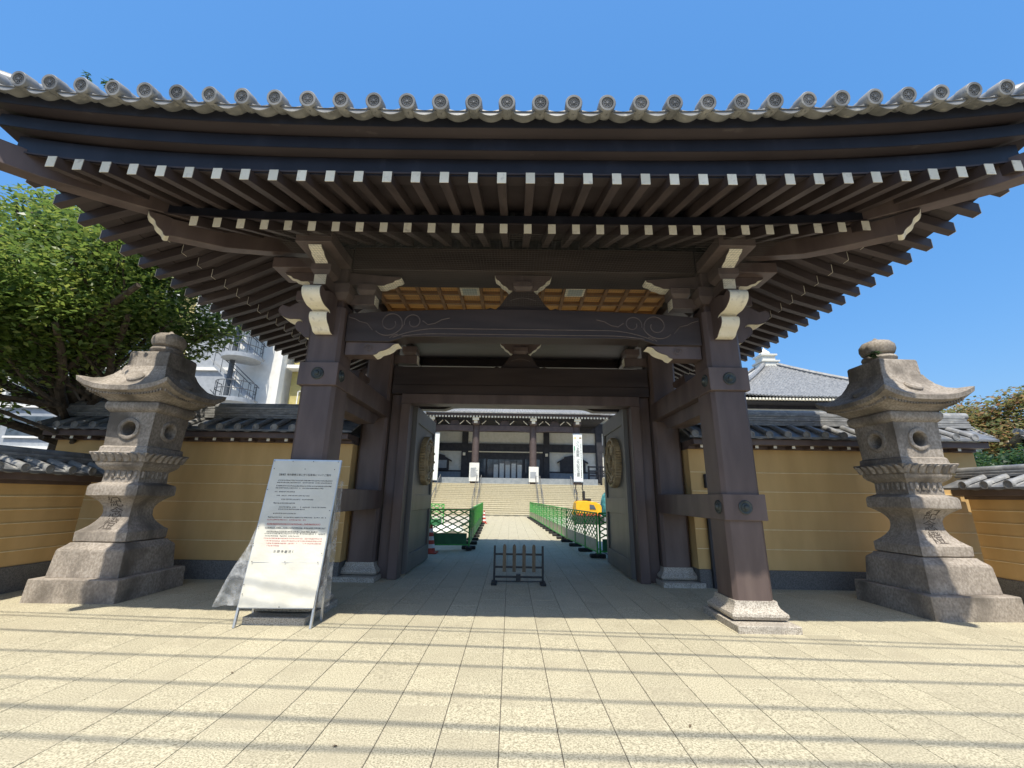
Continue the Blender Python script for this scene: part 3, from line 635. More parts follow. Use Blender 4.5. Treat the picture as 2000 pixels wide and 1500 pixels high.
# ------------------------------------------------------------------ stone lanterns
def ped_hw(z):
    t = (z - 0.90) / 0.52; u = (t - 0.56) / (0.56 if t < 0.56 else 0.44)
    return 0.208 + (0.172 if t < 0.56 else 0.168) * abs(u) ** 2.2
def lantern(cx, cy, label, seed, rot):
    L = thing('stone_lantern', label, 'stone lantern', (cx, cy, 0), 'pair of stone lanterns flanking the gate')
    rg = random.Random(seed)
    def tier(name, prof, n=4, m='lantern', bev=0.012, smooth=True, jit=0.003):
        mb = MB(); mb.rings([[(x + rg.uniform(-jit, jit), y + rg.uniform(-jit, jit), z + rg.uniform(-jit, jit)) for x, y, z in sqring(cx, cy, hw, z, n)] for hw, z in prof])
        return mb.build(name, m, L, bevel=bev, smooth=smooth)
    tier('plinth', [(0.635, -0.02), (0.625, 0.30)], 3, bev=0.012, smooth=False, jit=0.004)
    tier('lower_block', [(0.51, 0.296), (0.485, 0.645), (0.475, 0.67), (0.42, 0.72), (0.40, 0.752)], 3, bev=0.006, smooth=False)
    prof = [(0.36, 0.754), (0.382, 0.772), (0.383, 0.895)] + [(ped_hw(0.90 + 0.52 * i / 14), 0.90 + 0.52 * i / 14) for i in range(15)] + [(0.378, 1.43), (0.378, 1.54), (0.365, 1.575), (0.31, 1.60), (0.28, 1.615)]
    pd = tier('pedestal', prof, 6, bev=0)
    tier('neck', [(0.28, 1.612), (0.275, 1.78), (0.29, 1.80), (0.34, 1.84), (0.365, 1.88), (0.37, 1.92)], 6, bev=0)
    tier('lotus_seat', [(0.36, 1.918), (0.395, 1.98), (0.43, 2.03), (0.44, 2.055), (0.43, 2.068), (0.375, 2.07), (0.37, 2.085), (0.365, 2.145), (0.34, 2.165)], 6, bev=0)
    # petals
    pe = MB(); n = 8; pts = []
    pr = []
    for j in range(7):
        v = j / 6; z = 0.14 * v; w = 0.055 * math.sin(math.pi * (0.18 + 0.62 * v)) ** 0.8 if j < 6 else 0.012
        pr.append([((-1 + 2 * i / n) * w, -0.02 - 0.075 * v ** 1.3 - 0.030 * (1 - (-1 + 2 * i / n) ** 2) * (1 - .3 * v), z - 0.02 * v * v) for i in range(n + 1)])
    v_ = [p for r in pr for p in r]; f_ = [(j * (n + 1) + i, j * (n + 1) + i + 1, (j + 1) * (n + 1) + i + 1, (j + 1) * (n + 1) + i) for j in range(6) for i in range(n)]
    pe.add(v_, f_); pem = pe.mesh('lotus_petal', 'lantern', smooth=True)
    for side in range(4):
        for k in range(7):
            a = (-3 + k) * 0.118; x, y = ((a, -0.368), (0.368, a), (-a, 0.368), (-0.368, -a))[side]
            inst(pem, 'lotus_petal', L, (cx + x, cy + y, 1.925), (0, 0, side * R(90)))
    for side in (0, 1, 3):          # tooth band under the lotus
        for k in range(6):
            a = (-2.5 + k) * 0.088; x0, x1 = a - 0.022, a + 0.022; tb = MB()
            if side == 0: tb.box(cx + x0, cx + x1, cy - 0.298, cy - 0.265, 1.68, 1.79)
            elif side == 1: tb.box(cx + 0.265, cx + 0.298, cy + x0, cy + x1, 1.68, 1.79)
            else: tb.box(cx - 0.298, cx - 0.265, cy + x0, cy + x1, 1.68, 1.79)
            tb.build('carved_tooth', 'lantern', L, bevel=0.008)
    # fire box with round openings
    fb = MB(); hw0, hw1, z0, z1, r0 = 0.34, 0.357, 2.165, 2.70, 0.105; zc = (z0 + z1) / 2; N = 32; pits = []; rims = []
    for side in range(4):
        def P(a, z, dep=0.0):
            h = hw0 + (hw1 - hw0) * (z - z0) / (z1 - z0) - dep
            x, y = ((a, -h), (h, a), (-a, h), (-h, -a))[side]; return (cx + x, cy + y, z)
        out = []; inn = []; inn2 = []
        for k in range(N):
            t = 2 * math.pi * k / N; c, s = math.cos(t), math.sin(t); m_ = max(abs(c), abs(s))
            zz = zc + s / m_ * (z1 - z0) / 2; hh = hw0 + (hw1 - hw0) * (zz - z0) / (z1 - z0)
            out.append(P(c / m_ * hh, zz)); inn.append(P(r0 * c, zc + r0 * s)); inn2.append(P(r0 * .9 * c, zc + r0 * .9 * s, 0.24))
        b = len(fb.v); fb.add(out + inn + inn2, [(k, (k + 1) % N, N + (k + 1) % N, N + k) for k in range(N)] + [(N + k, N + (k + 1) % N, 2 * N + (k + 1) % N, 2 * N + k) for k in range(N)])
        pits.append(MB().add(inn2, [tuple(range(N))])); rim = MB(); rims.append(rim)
        for rr, dd in ((0.165, 0.0), ):
            prf = [(0.165, 0.0), (0.162, -0.022), (0.145, -0.030), (0.12, -0.026), (0.107, -0.004)]
            vs = []
            for q, dep in prf:
                for k in range(N): t = 2 * math.pi * k / N; lob = 1 + 0.05 * abs(math.sin(3 * t)) * (q > .14); vs.append(P(q * lob * math.cos(t), zc + q * lob * math.sin(t), dep))
            rim.add(vs, [(i * N + k, i * N + (k + 1) % N, (i + 1) * N + (k + 1) % N, (i + 1) * N + k) for i in range(len(prf) - 1) for k in range(N)])
    fb.rings([sqring(cx, cy, hw0, z0, 1), sqring(cx, cy, hw0 - .02, z0 - .012, 1)], True)
    fo = fb.build('fire_box', 'lantern', L)
    for r_ in rims: r_.build('opening_rim', 'lantern', fo, smooth=True)
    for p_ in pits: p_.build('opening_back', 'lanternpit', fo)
    tier('cap_slab', [(0.365, 2.695), (0.405, 2.735), (0.42, 2.77), (0.42, 2.83), (0.40, 2.86)], 6)
    # roof with upturned corners
    rf = MB(); n = 10
    RR = [(0.385, 2.855, 0.0), (0.44, 2.885, 0.02), (0.54, 2.935, 0.06), (0.65, 2.97, 0.12), (0.69, 2.98, 0.145), (0.70, 3.05, 0.145), (0.66, 3.07, 0.13), (0.57, 3.12, 0.075), (0.49, 3.19, 0.035), (0.415, 3.29, 0.012), (0.36, 3.40, 0.0), (0.335, 3.47, 0.0)]
    rf.rings([sqring(cx, cy, hw, z, n, lift, 3) for hw, z, lift in RR]); ro = rf.build('roof', 'lantern', L, smooth=True)
    td = MB()
    for side in (0, 1, 3):
        for k in range(26):
            a = -0.56 + 1.12 * k / 25; zz = 2.94 + 0.085 * abs(a / 0.60) ** 3
            h = 0.60; x, y = ((a, -h), (h, a), (-a, h), (-h, -a))[side]
            td.box(cx + x - .014, cx + x + .014, cy + y - .014, cy + y + .014, zz - .015, zz + 0.03)
    tag(td.build('carved_dentils', 'lantern', ro, bevel=0.004), kind='stuff')
    for side in (0, 1, 3):      # oval boss on each slope
        h = 0.46; x, y = ((0, -h), (h, 0), (0, h), (-h, 0))[side]
        q = MB().lathe([(0.125, -0.03), (0.12, 0.012), (0.10, 0.03), (0.001, 0.034)], (0, 0, 0), 'z', 20).mesh('roof_boss', 'lantern', smooth=True)
        o = inst(q, 'roof_boss', ro, (cx + x, cy + y, 3.245), ((R(42), 0, 0), (0, R(40), 0), (0, 0, 0), (0, R(-40), 0))[side])
    tier('roof_box', [(0.335, 3.46), (0.325, 3.49), (0.32, 3.70), (0.305, 3.735)], 4, bev=0.01)
    MB().lathe([(0.19, 3.73), (0.22, 3.76), (0.24, 3.82), (0.225, 3.855), (0.18, 3.865), (0.19, 3.88)], (cx, cy, 0), 'z', 28).build('knob_ring', 'lantern', L, smooth=True)
    MB().lathe([(0.16, 3.875), (0.22, 3.91), (0.246, 3.98), (0.24, 4.05), (0.195, 4.11), (0.12, 4.14), (0.05, 4.16), (0.02, 4.195), (0.002, 4.205)], (cx, cy, 0), 'z', 28).build('knob', 'lantern', L, smooth=True)
    # carved characters on the front of the pedestal
    for ch, zt, zb in (('紀', 1.405, 1.255), ('念', 1.25, 1.10), ('燈', 1.09, 0.93)):
        me = textmesh(ch, 0.20)
        ys = [v.co.y for v in me.vertices]; y0, y1 = min(ys), max(ys)
        def fn(u, v): z = zb + (zt - zb) * (v - y0) / (y1 - y0); return (cx + u * 1.05, cy - ped_hw(z) - 0.005, z)
        text('carved_character', ch, 0.20, 'lanterncarve', pd, fn)
    L.rotation_euler = (0, 0, rot)
    return L
lantern(-6.0, 6.90, 'stone lantern on a stepped plinth at the left, under the leafy tree', 3, R(0.3))
RL = lantern(6.2, 6.70, 'stone lantern on a stepped plinth at the right, in front of blue sky', 5, R(2.0))

# ------------------------------------------------------------------ ochre walls with tiled copings
def half_tile(r, ln, drop):
    m = MB(); n = 8; rg = []
    for y, z in ((0, 0), (ln * .5, drop * .52), (ln, drop)):
        rg.append([(r * math.cos(math.pi * k / n), y, z + r * math.sin(math.pi * k / n)) for k in range(n + 1)] + [(r * .8 * math.cos(math.pi * (n - k) / n), y, z + r * .8 * math.sin(math.pi * (n - k) / n)) for k in range(n + 1)])
    m.rings(rg, True); m.lathe([(0.001, -0.004), (r * .55, -0.004), (r * .58, -0.010), (r * .70, -0.010), (r * .74, -0.002), (r * .8, -0.002), (r * .82, -0.014), (r * 1.06, -0.014), (r * 1.08, 0.05), (r * .9, 0.05)], (0, 0, 0.0), 'y', 22)
    return m
def wall(name_label, axis, c, a0, a1, sgn, thick, zs, lines, ztop, eave, group, low=False):
    """axis 'x': runs along x with visible face at y=c (facing -y when sgn=-1); axis 'y': runs along y with face at x=c facing sgn"""
    mid = (a0 + a1) / 2
    org = (mid, c, 0) if axis == 'x' else (c, mid, 0)
    w = thing('plaster_wall', name_label, 'wall', org, group)
    def bx(m, name, p0, p1, d0, d1, z0, z1, bev=0.0, par=None):
        # d = distance behind the visible face (positive = into the wall)
        q0, q1 = sorted((c - sgn * d0, c - sgn * d1))
        mb = MB().box(p0, p1, q0, q1, z0, z1) if axis == 'x' else MB().box(q0, q1, p0, p1, z0, z1)
        return mb.build(name, m, par or w, bevel=bev)
    bx('wallstone', 'stone_footing', a0, a1, -0.03, thick + 0.03, -0.02, zs, 0.006)
    body = bx('ochre', 'wall_body', a0 + .002, a1 - .002, 0.0, thick, zs, ztop, 0.004)
    for z in lines: bx('ochreline', 'wall_line', a0 + .01, a1 - .01, -0.014, 0.01, z - 0.007, z + 0.006, 0, body)
    run = thick / 2 + eave; ze = ztop + (0.225 if low else 0.235)
    bx('brown', 'eave_board', a0, a1, -eave + 0.10, thick + eave - 0.10, ztop + 0.055, ztop + 0.16, 0.004)
    bx('brown', 'eave_board', a0, a1, -0.06, thick + 0.06, ztop, ztop + 0.055, 0.004)
    n = int((a1 - a0) / 0.337)
    for i in range(0 if low else n):
        p = a0 + 0.17 + i * 0.337; e = bx('brown', 'eave_rafter', p - .03, p + .03, -eave + 0.16, -0.06, ztop + 0.0, ztop + 0.054)
        bx('white', 'rafter_end', p - .029, p + .029, -eave + 0.155, -eave + 0.1595, ztop + 0.002, ztop + 0.052, 0, e)
    SLP = 0.36 if low else 0.5; zr = ze + run * SLP
    # tile bed
    poly = [(-eave, ze - 0.07), (thick / 2, zr - 0.06), (thick + eave, ze - 0.07), (thick + eave, ze - 0.035), (thick / 2, zr - 0.02), (-eave, ze - 0.035)]
    if axis == 'x': f0 = lambda d, z: (a0 - .1, c - sgn * d, z); f1 = lambda d, z: (a1 + .1, c - sgn * d, z)
    else: f0 = lambda d, z: (c - sgn * d, a0 - .1, z); f1 = lambda d, z: (c - sgn * d, a1 + .1, z)
    cop = MB().prism(poly, f0, f1).build('coping', 'tiledark', w)
    tm = half_tile(0.062, run, run * SLP - 0.02).mesh('round_tile', 'tile', smooth=True)
    pn = MB(); k = 8; tp = [((-1 + 2 * i / k) * 0.135, -0.05 * (1 - (-1 + 2 * i / k) ** 2)) for i in range(k + 1)]
    pn.prism([(x, z + .01) for x, z in tp] + [(x, z - .03) for x, z in tp[::-1]], lambda x, z: (x, 0, z), lambda x, z: (x, run, z + run * SLP - 0.02)); pnm = pn.mesh('pan_tile', 'tile', bevel=0.003)
    rot = {('x', -1): 0, ('x', 1): R(180), ('y', 1): R(90), ('y', -1): R(-90)}[(axis, sgn)]
    for i in range(n + 1):
        p = a0 + i * 0.337; q = c + sgn * eave
        inst(tm, 'round_tile', cop, (p, q, ze) if axis == 'x' else (q, p, ze), (0, 0, rot + R(random.uniform(-.8, .8))))
        if i < n: inst(pnm, 'pan_tile', cop, (p + .1685, q - sgn * .02, ze - .005) if axis == 'x' else (q - sgn * .02, p + .1685, ze - .005), (0, 0, rot))
    back = MB()
    for i in range(n + 1):
        p = a0 + i * 0.337; d0, d1 = thick + eave, thick / 2
        back.tube([(p, c - sgn * d0, ze), (p, c - sgn * d1, zr)] if axis == 'x' else [(c - sgn * d0, p, ze), (c - sgn * d1, p, zr)], 0.062, 8)
    tag(back.build('rear_tiles', 'tile', cop, smooth=True), kind='stuff')
    # ridge courses
    z = zr - 0.05
    for i in range(2 if low else 5):
        hw = 0.155 - 0.008 * (i % 2) - 0.006 * i
        rdg = MB(); m0 = thick / 2
        bx('tile', 'ridge_course', a0 - .15 + .02 * i, a1 + .15 - .02 * i, m0 - hw, m0 + hw, z, z + 0.043, 0.006); z += 0.047
    rp = MB(); pts = [(a0 - .2, c - sgn * thick / 2, z + 0.02), (a1 + .2, c - sgn * thick / 2, z + 0.02)] if axis == 'x' else [(c - sgn * thick / 2, a0 - .2, z + .02), (c - sgn * thick / 2, a1 + .2, z + .02)]
    rp.tube(pts, 0.075, 12).build('ridge_cap', 'tile', w, smooth=True)
    if axis == 'x': w.rotation_euler = (0, 0, R(-0.5))
    return w, zr
HL = [0.645, 0.98, 1.315, 1.645, 1.99]; LL = [0.59, 0.79, 0.99, 1.19, 1.385]
GRP = 'ochre plaster walls with tiled copings'
wall('tall ochre wall with tiled coping between the gate and the right stone lantern', 'x', 7.97, 3.36, 8.75, -1, 0.34, 0.30, HL, 2.42, 0.40, GRP)
wall('tall ochre wall with tiled coping between the gate and the left stone lantern', 'x', 8.09, -8.75, -3.03, -1, 0.34, 0.31, HL, 2.42, 0.40, GRP)
wall('low ochre wall with tiled coping at the right edge, beside the right stone lantern', 'y', 8.03, 1.2, 7.58, -1, 0.34, 0.33, LL, 1.565, 0.36, GRP, True)
wall('low ochre wall with tiled coping at the left edge, beside the left stone lantern', 'y', -7.46, 1.2, 7.62, 1, 0.34, 0.37, LL, 1.57, 0.36, GRP, True)
for s, lab in ((-1, 'left'), (1, 'right')):
    xa = X(s * 3.42); xs = sorted((xa, xa + s * 0.28))
    sp_ = thing('side_panel', 'dark narrow board panel set against the ochre wall just %s of the gate' % lab, 'panel', (xa, 7.93, 0))
    MB().box(xs[0], xs[1], 7.90, 7.965, 0.0, 1.24).build('board', 'halldark', sp_, bevel=0.004)
    MB().box(xs[0] + .03, xs[1] - .05, 7.91, 7.99, 1.70, 1.95).build('name_plate', 'halldark', sp_, bevel=0.006)

# ------------------------------------------------------------------ notice board
sb = thing('notice_board', 'white leaning notice board with printed text, standing before the left pillar', 'notice board', (-2.70, 5.40, 0))
def SBP(u, v, d=0.0):   # u across 0..1, v metres along the board from the ground, d in front
    th = math.atan2(0.30, 1.86); return (-3.14 + 0.89 * u, 5.33 + v * math.sin(th) - d * math.cos(th) + .02 * u, v * math.cos(th) + d * math.sin(th) * -1 * -1)
LB = 1.95
def sbox(name, m, u0, u1, v0, v1, d0, d1, par=sb, bev=0.0):
    vs = [SBP(u, v, d) for v in (v0, v1) for d in (d0, d1) for u in (u0, u1)]
    return MB().add(vs, [(0, 1, 3, 2), (4, 6, 7, 5), (0, 4, 5, 1), (2, 3, 7, 6), (0, 2, 6, 4), (1, 5, 7, 3)]).build(name, m, par, bevel=bev)
for u in (0.0, 0.972): sbox('frame_leg', 'alum', u, u + 0.028, 0.0, LB, -0.02, 0.012, bev=0.002)
for v in (0.20, LB - 0.025): sbox('frame_rail', 'alum', 0.028, 0.972, v, v + 0.025, -0.02, 0.010, bev=0.002)
shm = MB()
def shf(u, v):
    vv = 0.21 + (LB - 0.23) * v; wr = 0.010 * math.sin(7 * u + 9 * v) * (1 - v) ** 2 + 0.012 * math.sin(19 * u * (1 - v) - 5 * v + 2 * u) * max(0, 0.45 - v)
    return SBP(0.012 + 0.976 * u, vv, 0.014 + abs(wr))
sh = shm.grid(shf, 40, 60).build('sheet', 'signsheet', sb, smooth=True)
for i, (yy, dx) in enumerate(((0.62, -0.55), )):
    pass
for u in (0.02, 0.965):    # rear prop legs
    a = SBP(u, 1.80, -0.02); b = (a[0], 6.45 if u < .5 else 6.42, 0.0)
    MB().beam(a, (a[0], 5.68, 0.0), 0.025, 0.02).build('prop_leg', 'alum', sb)
def TS_(v0, h=0.0): return lambda u, v: SBP(0.5 + u / 0.89, v0 + v, 0.0175)
text('heading_text', '【重要】境内整備工事に伴う駐車場についてご案内', 0.030, 'ink', sh, TS_(1.735))
text('heading_text', '本願寺鹿児島別院', 0.036, 'ink', sh, TS_(0.80), spacing=1.5)
pr_k, pr_r = MB(), MB(); rg = random.Random(4)
def printed(mb, v, u0, u1, h=0.014, under=False):
    u = u0
    while u < u1:
        w = rg.uniform(0.010, 0.020)
        if rg.random() > 0.07:
            for _ in range(3):
                hh = rg.uniform(0.002, 0.005); vv = v + rg.uniform(0, h - hh); a, b = u + rg.uniform(0, .004), u + w * .8
                mb.add([SBP(a, vv, .0172), SBP(b, vv, .0172), SBP(b, vv + hh, .0172), SBP(a, vv + hh, .0172)], [(0, 1, 2, 3)])
            uu = u + w * rg.uniform(.2, .7); mb.add([SBP(uu, v, .0174), SBP(uu + .004, v, .0174), SBP(uu + .004, v + h, .0174), SBP(uu, v + h, .0174)], [(0, 1, 2, 3)])
        u += w + 0.004
    if under: mb.add([SBP(u0, v - .005, .0172), SBP(u1, v - .005, .0172), SBP(u1, v - .002, .0172), SBP(u0, v - .002, .0172)], [(0, 1, 2, 3)])
for v, u0, u1, r, un in ((1.665, .14, .92, 0, 0), (1.637, .13, .92, 0, 0), (1.595, .13, .92, 0, 0), (1.567, .13, .80, 0, 0), (1.52, .13, .40, 0, 0), (1.472, .17, .62, 0, 0), (1.425, .25, .70, 0, 0), (1.378, .15, .45, 0, 0),
                         (1.33, .24, .92, 0, 0), (1.303, .24, .60, 0, 0), (1.252, .12, .50, 0, 0), (1.205, .12, .93, 0, 0), (1.175, .12, .65, 1, 0), (1.128, .13, .87, 1, 1), (1.082, .12, .94, 0, 1), (1.038, .15, .85, 0, 1), (1.012, .13, .95, 0, 0), (0.985, .14, .60, 0, 0),
                         (0.957, .13, .93, 1, 0), (0.928, .13, .93, 1, 0), (0.90, .13, .93, 1, 0), (0.872, .13, .36, 1, 0)):
    printed(pr_r if r else pr_k, v, u0, u1, under=bool(un))
pr_k.build('printed_lines', 'ink', sh); pr_r.build('printed_lines', 'inkred', sh)
studs = MB()
for u, v in [(.03, LB - .03), (.3, LB - .03), (.6, LB - .03), (.965, LB - .03), (.05, LB - .13), (.5, LB - .13), (.93, LB - .13), (.03, 1.55), (.97, 1.3), (.03, 1.1), (.02, .9), (.97, .8), (.06, .70), (.5, .70), (.94, .70), (.03, .45), (.04, .35), (.55, .22)]:
    p = SBP(u, v, 0.03); studs.lathe([(0.005, -0.006), (0.005, 0), (0.001, 0.003)], p, 'y', 8)
studs.build('push_pins', 'blackmetal', sh)
sbox('sheet_seam', 'alum', 0.05, 0.95, 0.69, 0.693, 0.016, 0.0185, sh)
# clear plastic cover blown out to the left
pc = MB()
def pcf(u, v):
    p0 = Vector(SBP(0.0, 0.22 + 1.0 * v, 0.0)); out = (1 - v) ** 1.15 * 0.36 * u
    wv = 0.06 * math.sin(5 * u + 3 * v) + 0.03 * math.sin(13 * u * (1 - v) + 7 * v)
    return (p0.x - out * 1.0, p0.y + 0.02 + wv * u + 0.12 * u * (1 - v), p0.z - 0.06 * u * (1 - v) * (1 - v) + 0.03 * u)
pc.grid(pcf, 22, 30).build('plastic_cover', 'plastic', sb, smooth=True)
pc2 = MB().grid(lambda u, v: (SBP(1.0, 0.2 + 1.5 * v, -0.03)[0] + 0.005 * math.sin(20 * v) + .05 * u * (1 - v), SBP(1.0, 0.2 + 1.5 * v, -0.03)[1] + 0.25 * u * (1 - v * .4), SBP(1, .2 + 1.5 * v)[2] - .03 * u), 8, 24)
pc2.build('plastic_cover', 'plastic', sb, smooth=True)

# ------------------------------------------------------------------ picket barrier in the gateway
pb = thing('picket_barrier', 'low dark picket barrier standing in the middle of the gateway', 'barrier', (0.165, 8.06, 0))
for x in (-0.262, 0.60): MB().box(x - .018, x + .018, 8.045, 8.08, 0.03, 0.635).build('post', 'blackmetal', pb, bevel=0.003); MB().box(x - .05, x + .05, 7.90, 8.22, 0.0, 0.032).build('foot', 'rubber', pb, bevel=0.004)
for z in (0.115, 0.275, 0.49): MB().box(-0.244, 0.582, 8.05, 8.075, z - .016, z + .016).build('rail', 'blackmetal', pb, bevel=0.002)
for i in range(4):
    x = -0.085 + 0.175 * i
    poly = [(x - .03, 0.20), (x + .03, 0.20), (x + .03, 0.625), (x + .018, 0.65), (x, 0.665), (x - .018, 0.65), (x - .03, 0.625)]
    MB().prism(poly, lambda a, z: (a, 8.028, z), lambda a, z: (a, 8.049, z)).build('picket', 'picketwood', pb, bevel=0.003)
MB().box(0.125, 0.205, 8.02, 8.10, 0.06, 0.165).build('latch_box', 'blackmetal', pb, bevel=0.004)
MB().box(-0.26, 0.60, 8.06, 8.078, 0.032, 0.05).build('rail', 'blackmetal', pb)

# ------------------------------------------------------------------ traffic cones
def cone(x, y, h, label):
    c = thing('traffic_cone', label, 'traffic cone', (x, y, 0), 'traffic cones in the courtyard'); r0, r1 = 0.135 * h / .7, 0.028
    MB().rings([sqring(x, y, a, z, 3) for a, z in ((0.19 * h / .7, 0.0), (0.19 * h / .7, 0.03), (0.15 * h / .7, 0.04))]).build('foot', 'conered', c, bevel=0.004)
    n = 7
    for i in range(n):
        a, b = i / n, (i + 1) / n; ra, rb = r0 + (r1 - r0) * a, r0 + (r1 - r0) * b
        MB().lathe([(ra, 0.035 + (h - .035) * a), (rb, 0.035 + (h - .035) * b)], (x, y, 0), 'z', 20).build('band', 'conered' if i % 2 == 0 or i == 6 else 'conewhite', c, smooth=True)
    return c
cone(-2.12, 11.95, 0.72, 'red and white banded traffic cone beside the left door leaf')
cone(-1.45, 24.6, 0.7, 'small distant red traffic cone at the far end of the left green fence')

# ------------------------------------------------------------------ green lattice fences
def lattice(p0, p1, label, group, panel, nseg=3, h=1.10):
    p0, p1 = Vector((*p0, 0)), Vector((*p1, 0)); mid = (p0 + p1) / 2
    t = thing('lattice_fence', label, 'fence', tuple(mid), group); d = (p1 - p0); L_ = d.length; d.normalize(); nrm = Vector((-d.y, d.x, 0)); UP = Vector((0, 0, 1))
    for i in range(nseg + 1):
        q = p0 + d * (L_ * i / nseg)
        o = MB().beam(q + UP * 0.06, q + UP * h, 0.045, 0.03, tuple(nrm)).build('post', 'green', t, bevel=0.003)
        hl = MB()
        a, b = q - nrm * 0.20, q + nrm * 0.20
        MB().beam(a + UP * .05, b + UP * .05, 0.17, 0.09).build('weight', 'rubber', t, bevel=0.02)
    MB().beam(p0 + UP * h, p1 + UP * h, 0.04, 0.035).build('top_rail', 'green', t)
    MB().beam(p0 + UP * .14, p1 + UP * .14, 0.035, 0.03).build('bottom_rail', 'green', t)
    n = max(4, int(L_ / 0.30)); k = 4
    for i in range(-k, n):
        for sg in (1, -1):
            a0, a1 = i, i + k
            za, zb = (0.46, h) if sg > 0 else (h, 0.46)
            c0, c1 = max(0, a0), min(n, a1)
            if c1 <= c0: continue
            f = lambda a: p0 + d * (L_ * a / n) + UP * (za + (zb - za) * (a - a0) / k) + nrm * (0.012 * sg)
            MB().beam(f(c0), f(c1), 0.010, 0.032, tuple(UP)).build('slat', 'green', t)
    for i in range(nseg):
        a, b = p0 + d * (L_ * (i + .06) / nseg), p0 + d * (L_ * (i + .94) / nseg)
        MB().beam(a + UP * .30, b + UP * .30, 0.012, 0.30).build('kick_panel', panel, t)
    return t
GL = 'green lattice fences in the courtyard'
pl = [(2.28, 11.55), (1.98, 15.3), (1.84, 18.6), (1.73, 22.4), (1.58, 27.0), (1.42, 31.3)]
lr = ['nearest green lattice fence on the right of the path, in shade', 'second green lattice fence on the right of the path', 'third green lattice fence on the right of the path', 'fourth green lattice fence on the right, counting from the gate', 'farthest green lattice fence on the right, near the steps']
for i in range(5): lattice(pl[i], pl[i + 1], lr[i], GL, 'beigepanel', 3 if i < 3 else 4)
lattice((-3.4, 12.45), (-1.16, 12.72), 'green lattice fence with dark green kick panels, standing across behind the left door', GL, 'greenpanel', 2)
pl = [(-1.18, 12.9), (-1.32, 16.6), (-1.45, 20.6), (-1.60, 25.6)]
lr = ['nearest green lattice fence on the left of the path', 'middle green lattice fence on the left of the path', 'farthest green lattice fence on the left of the path']
for i in range(3): lattice(pl[i], pl[i + 1], lr[i], GL, 'greenpanel', 3)
lattice((2.36, 11.6), (4.6, 11.9), 'green lattice fence standing across, behind the right door leaf', GL, 'greenpanel', 2)
lattice((-6.5, 19.5), (-3.0, 19.8), 'green lattice fence far back in the left part of the courtyard', GL, 'greenpanel', 3)

# ------------------------------------------------------------------ mini excavator
ex = thing('mini_excavator', 'yellow mini excavator parked behind the right green fence', 'excavator', (4.6, 26.0, 0))
ex0 = Vector((4.6, 26.0, 0))
for s in (-1, 1):
    tr = [(-0.8, 0.08), (-0.9, 0.25), (-0.78, 0.42), (0.78, 0.42), (0.9, 0.25), (0.8, 0.08), (0.6, 0.0), (-0.6, 0.0)]
    MB().prism(tr, lambda a, z: (4.6 + a, 26.0 + s * .5 - .14, z), lambda a, z: (4.6 + a, 26.0 + s * .5 + .14, z)).build('track', 'rubber', ex, bevel=0.03)
body = [(-0.72, 0.55), (0.74, 0.55), (0.76, 0.95), (0.70, 1.10), (0.45, 1.22), (-0.1, 1.30), (-0.62, 1.30), (-0.74, 1.22)]
bo = MB().prism(body, lambda a, z: (4.6 + a, 25.45, z), lambda a, z: (4.6 + a, 26.5, z)).build('body', 'yellow', ex, bevel=0.05, seg=3, smooth=True)
MB().prism([(0.05, 0.82), (0.42, 0.82), (0.30, 1.06), (0.05, 1.10)], lambda a, z: (4.6 + a, 25.42, z), lambda a, z: (4.6 + a, 25.47, z)).build('side_window', 'glass', bo)
MB().box(3.90, 5.30, 25.43, 26.52, 0.46, 0.55).build('counterweight_band', 'conered', bo, bevel=0.01)
MB().box(4.35, 4.8, 25.7, 26.2, 1.28, 1.42).build('seat', 'rubber', ex, bevel=0.03); MB().box(4.35, 4.45, 25.7, 26.2, 1.40, 1.85).build('seat', 'rubber', ex, bevel=0.03)
for x in (3.95, 4.35):
    MB().tube([(x, 25.75, 1.28), (x + .03, 25.75, 1.75), (x - .06, 25.72, 2.0), (x - .02, 25.72, 2.35)], 0.03, 8).build('control_lever', 'blackmetal', ex)
MB().beam((4.3, 26.5, 0.75), (4.15, 27.9, 1.05), 0.2, 0.22).build('boom', 'yellow', ex, bevel=0.02)
MB().beam((4.15, 27.9, 1.05), (4.1, 28.5, 0.35), 0.16, 0.18).build('dipper_arm', 'yellow', ex, bevel=0.02)
MB().prism([(28.3, 0.05), (28.75, 0.05), (28.7, 0.5), (28.4, 0.5)], lambda a, z: (3.9, a, z), lambda a, z: (4.3, a, z)).build('bucket', 'steel', ex, bevel=0.02)
MB().box(5.45, 5.60, 25.3, 26.7, 0.05, 0.42).build('dozer_blade', 'steel', ex, bevel=0.02)
bag = MB().grid(lambda u, v: (5.95 + .30 * math.cos(6.28 * u) * math.sin(3.14 * v) ** .6, 27.2 + .42 * math.sin(6.28 * u) * math.sin(3.14 * v) ** .6, 0.02 + 1.75 * (1 - v) + .06 * math.sin(9 * u * 3.14)), 16, 10)
tag(bag.build('cloth_bundle', 'teal', None, (5.75, 27.2, 0), smooth=True), 'teal cloth bundle standing behind the yellow excavator', 'bundle')
for i, (x, y, r, lab) in enumerate(((-2.35, 16.5, .45, 'white sack slumped on the ground behind the left green fence'), )):
    q = MB().grid(lambda u, v: (x + r * 1.5 * math.cos(6.28 * u) * math.sin(3.14 * v), y + r * math.sin(6.28 * u) * math.sin(3.14 * v), r * .9 * (1 + math.cos(3.14 * v)) / 2 + .04 * math.sin(25 * u)), 16, 10)
    tag(q.build('sack', 'paper', None, (x, y, 0), smooth=True), lab, 'sack')

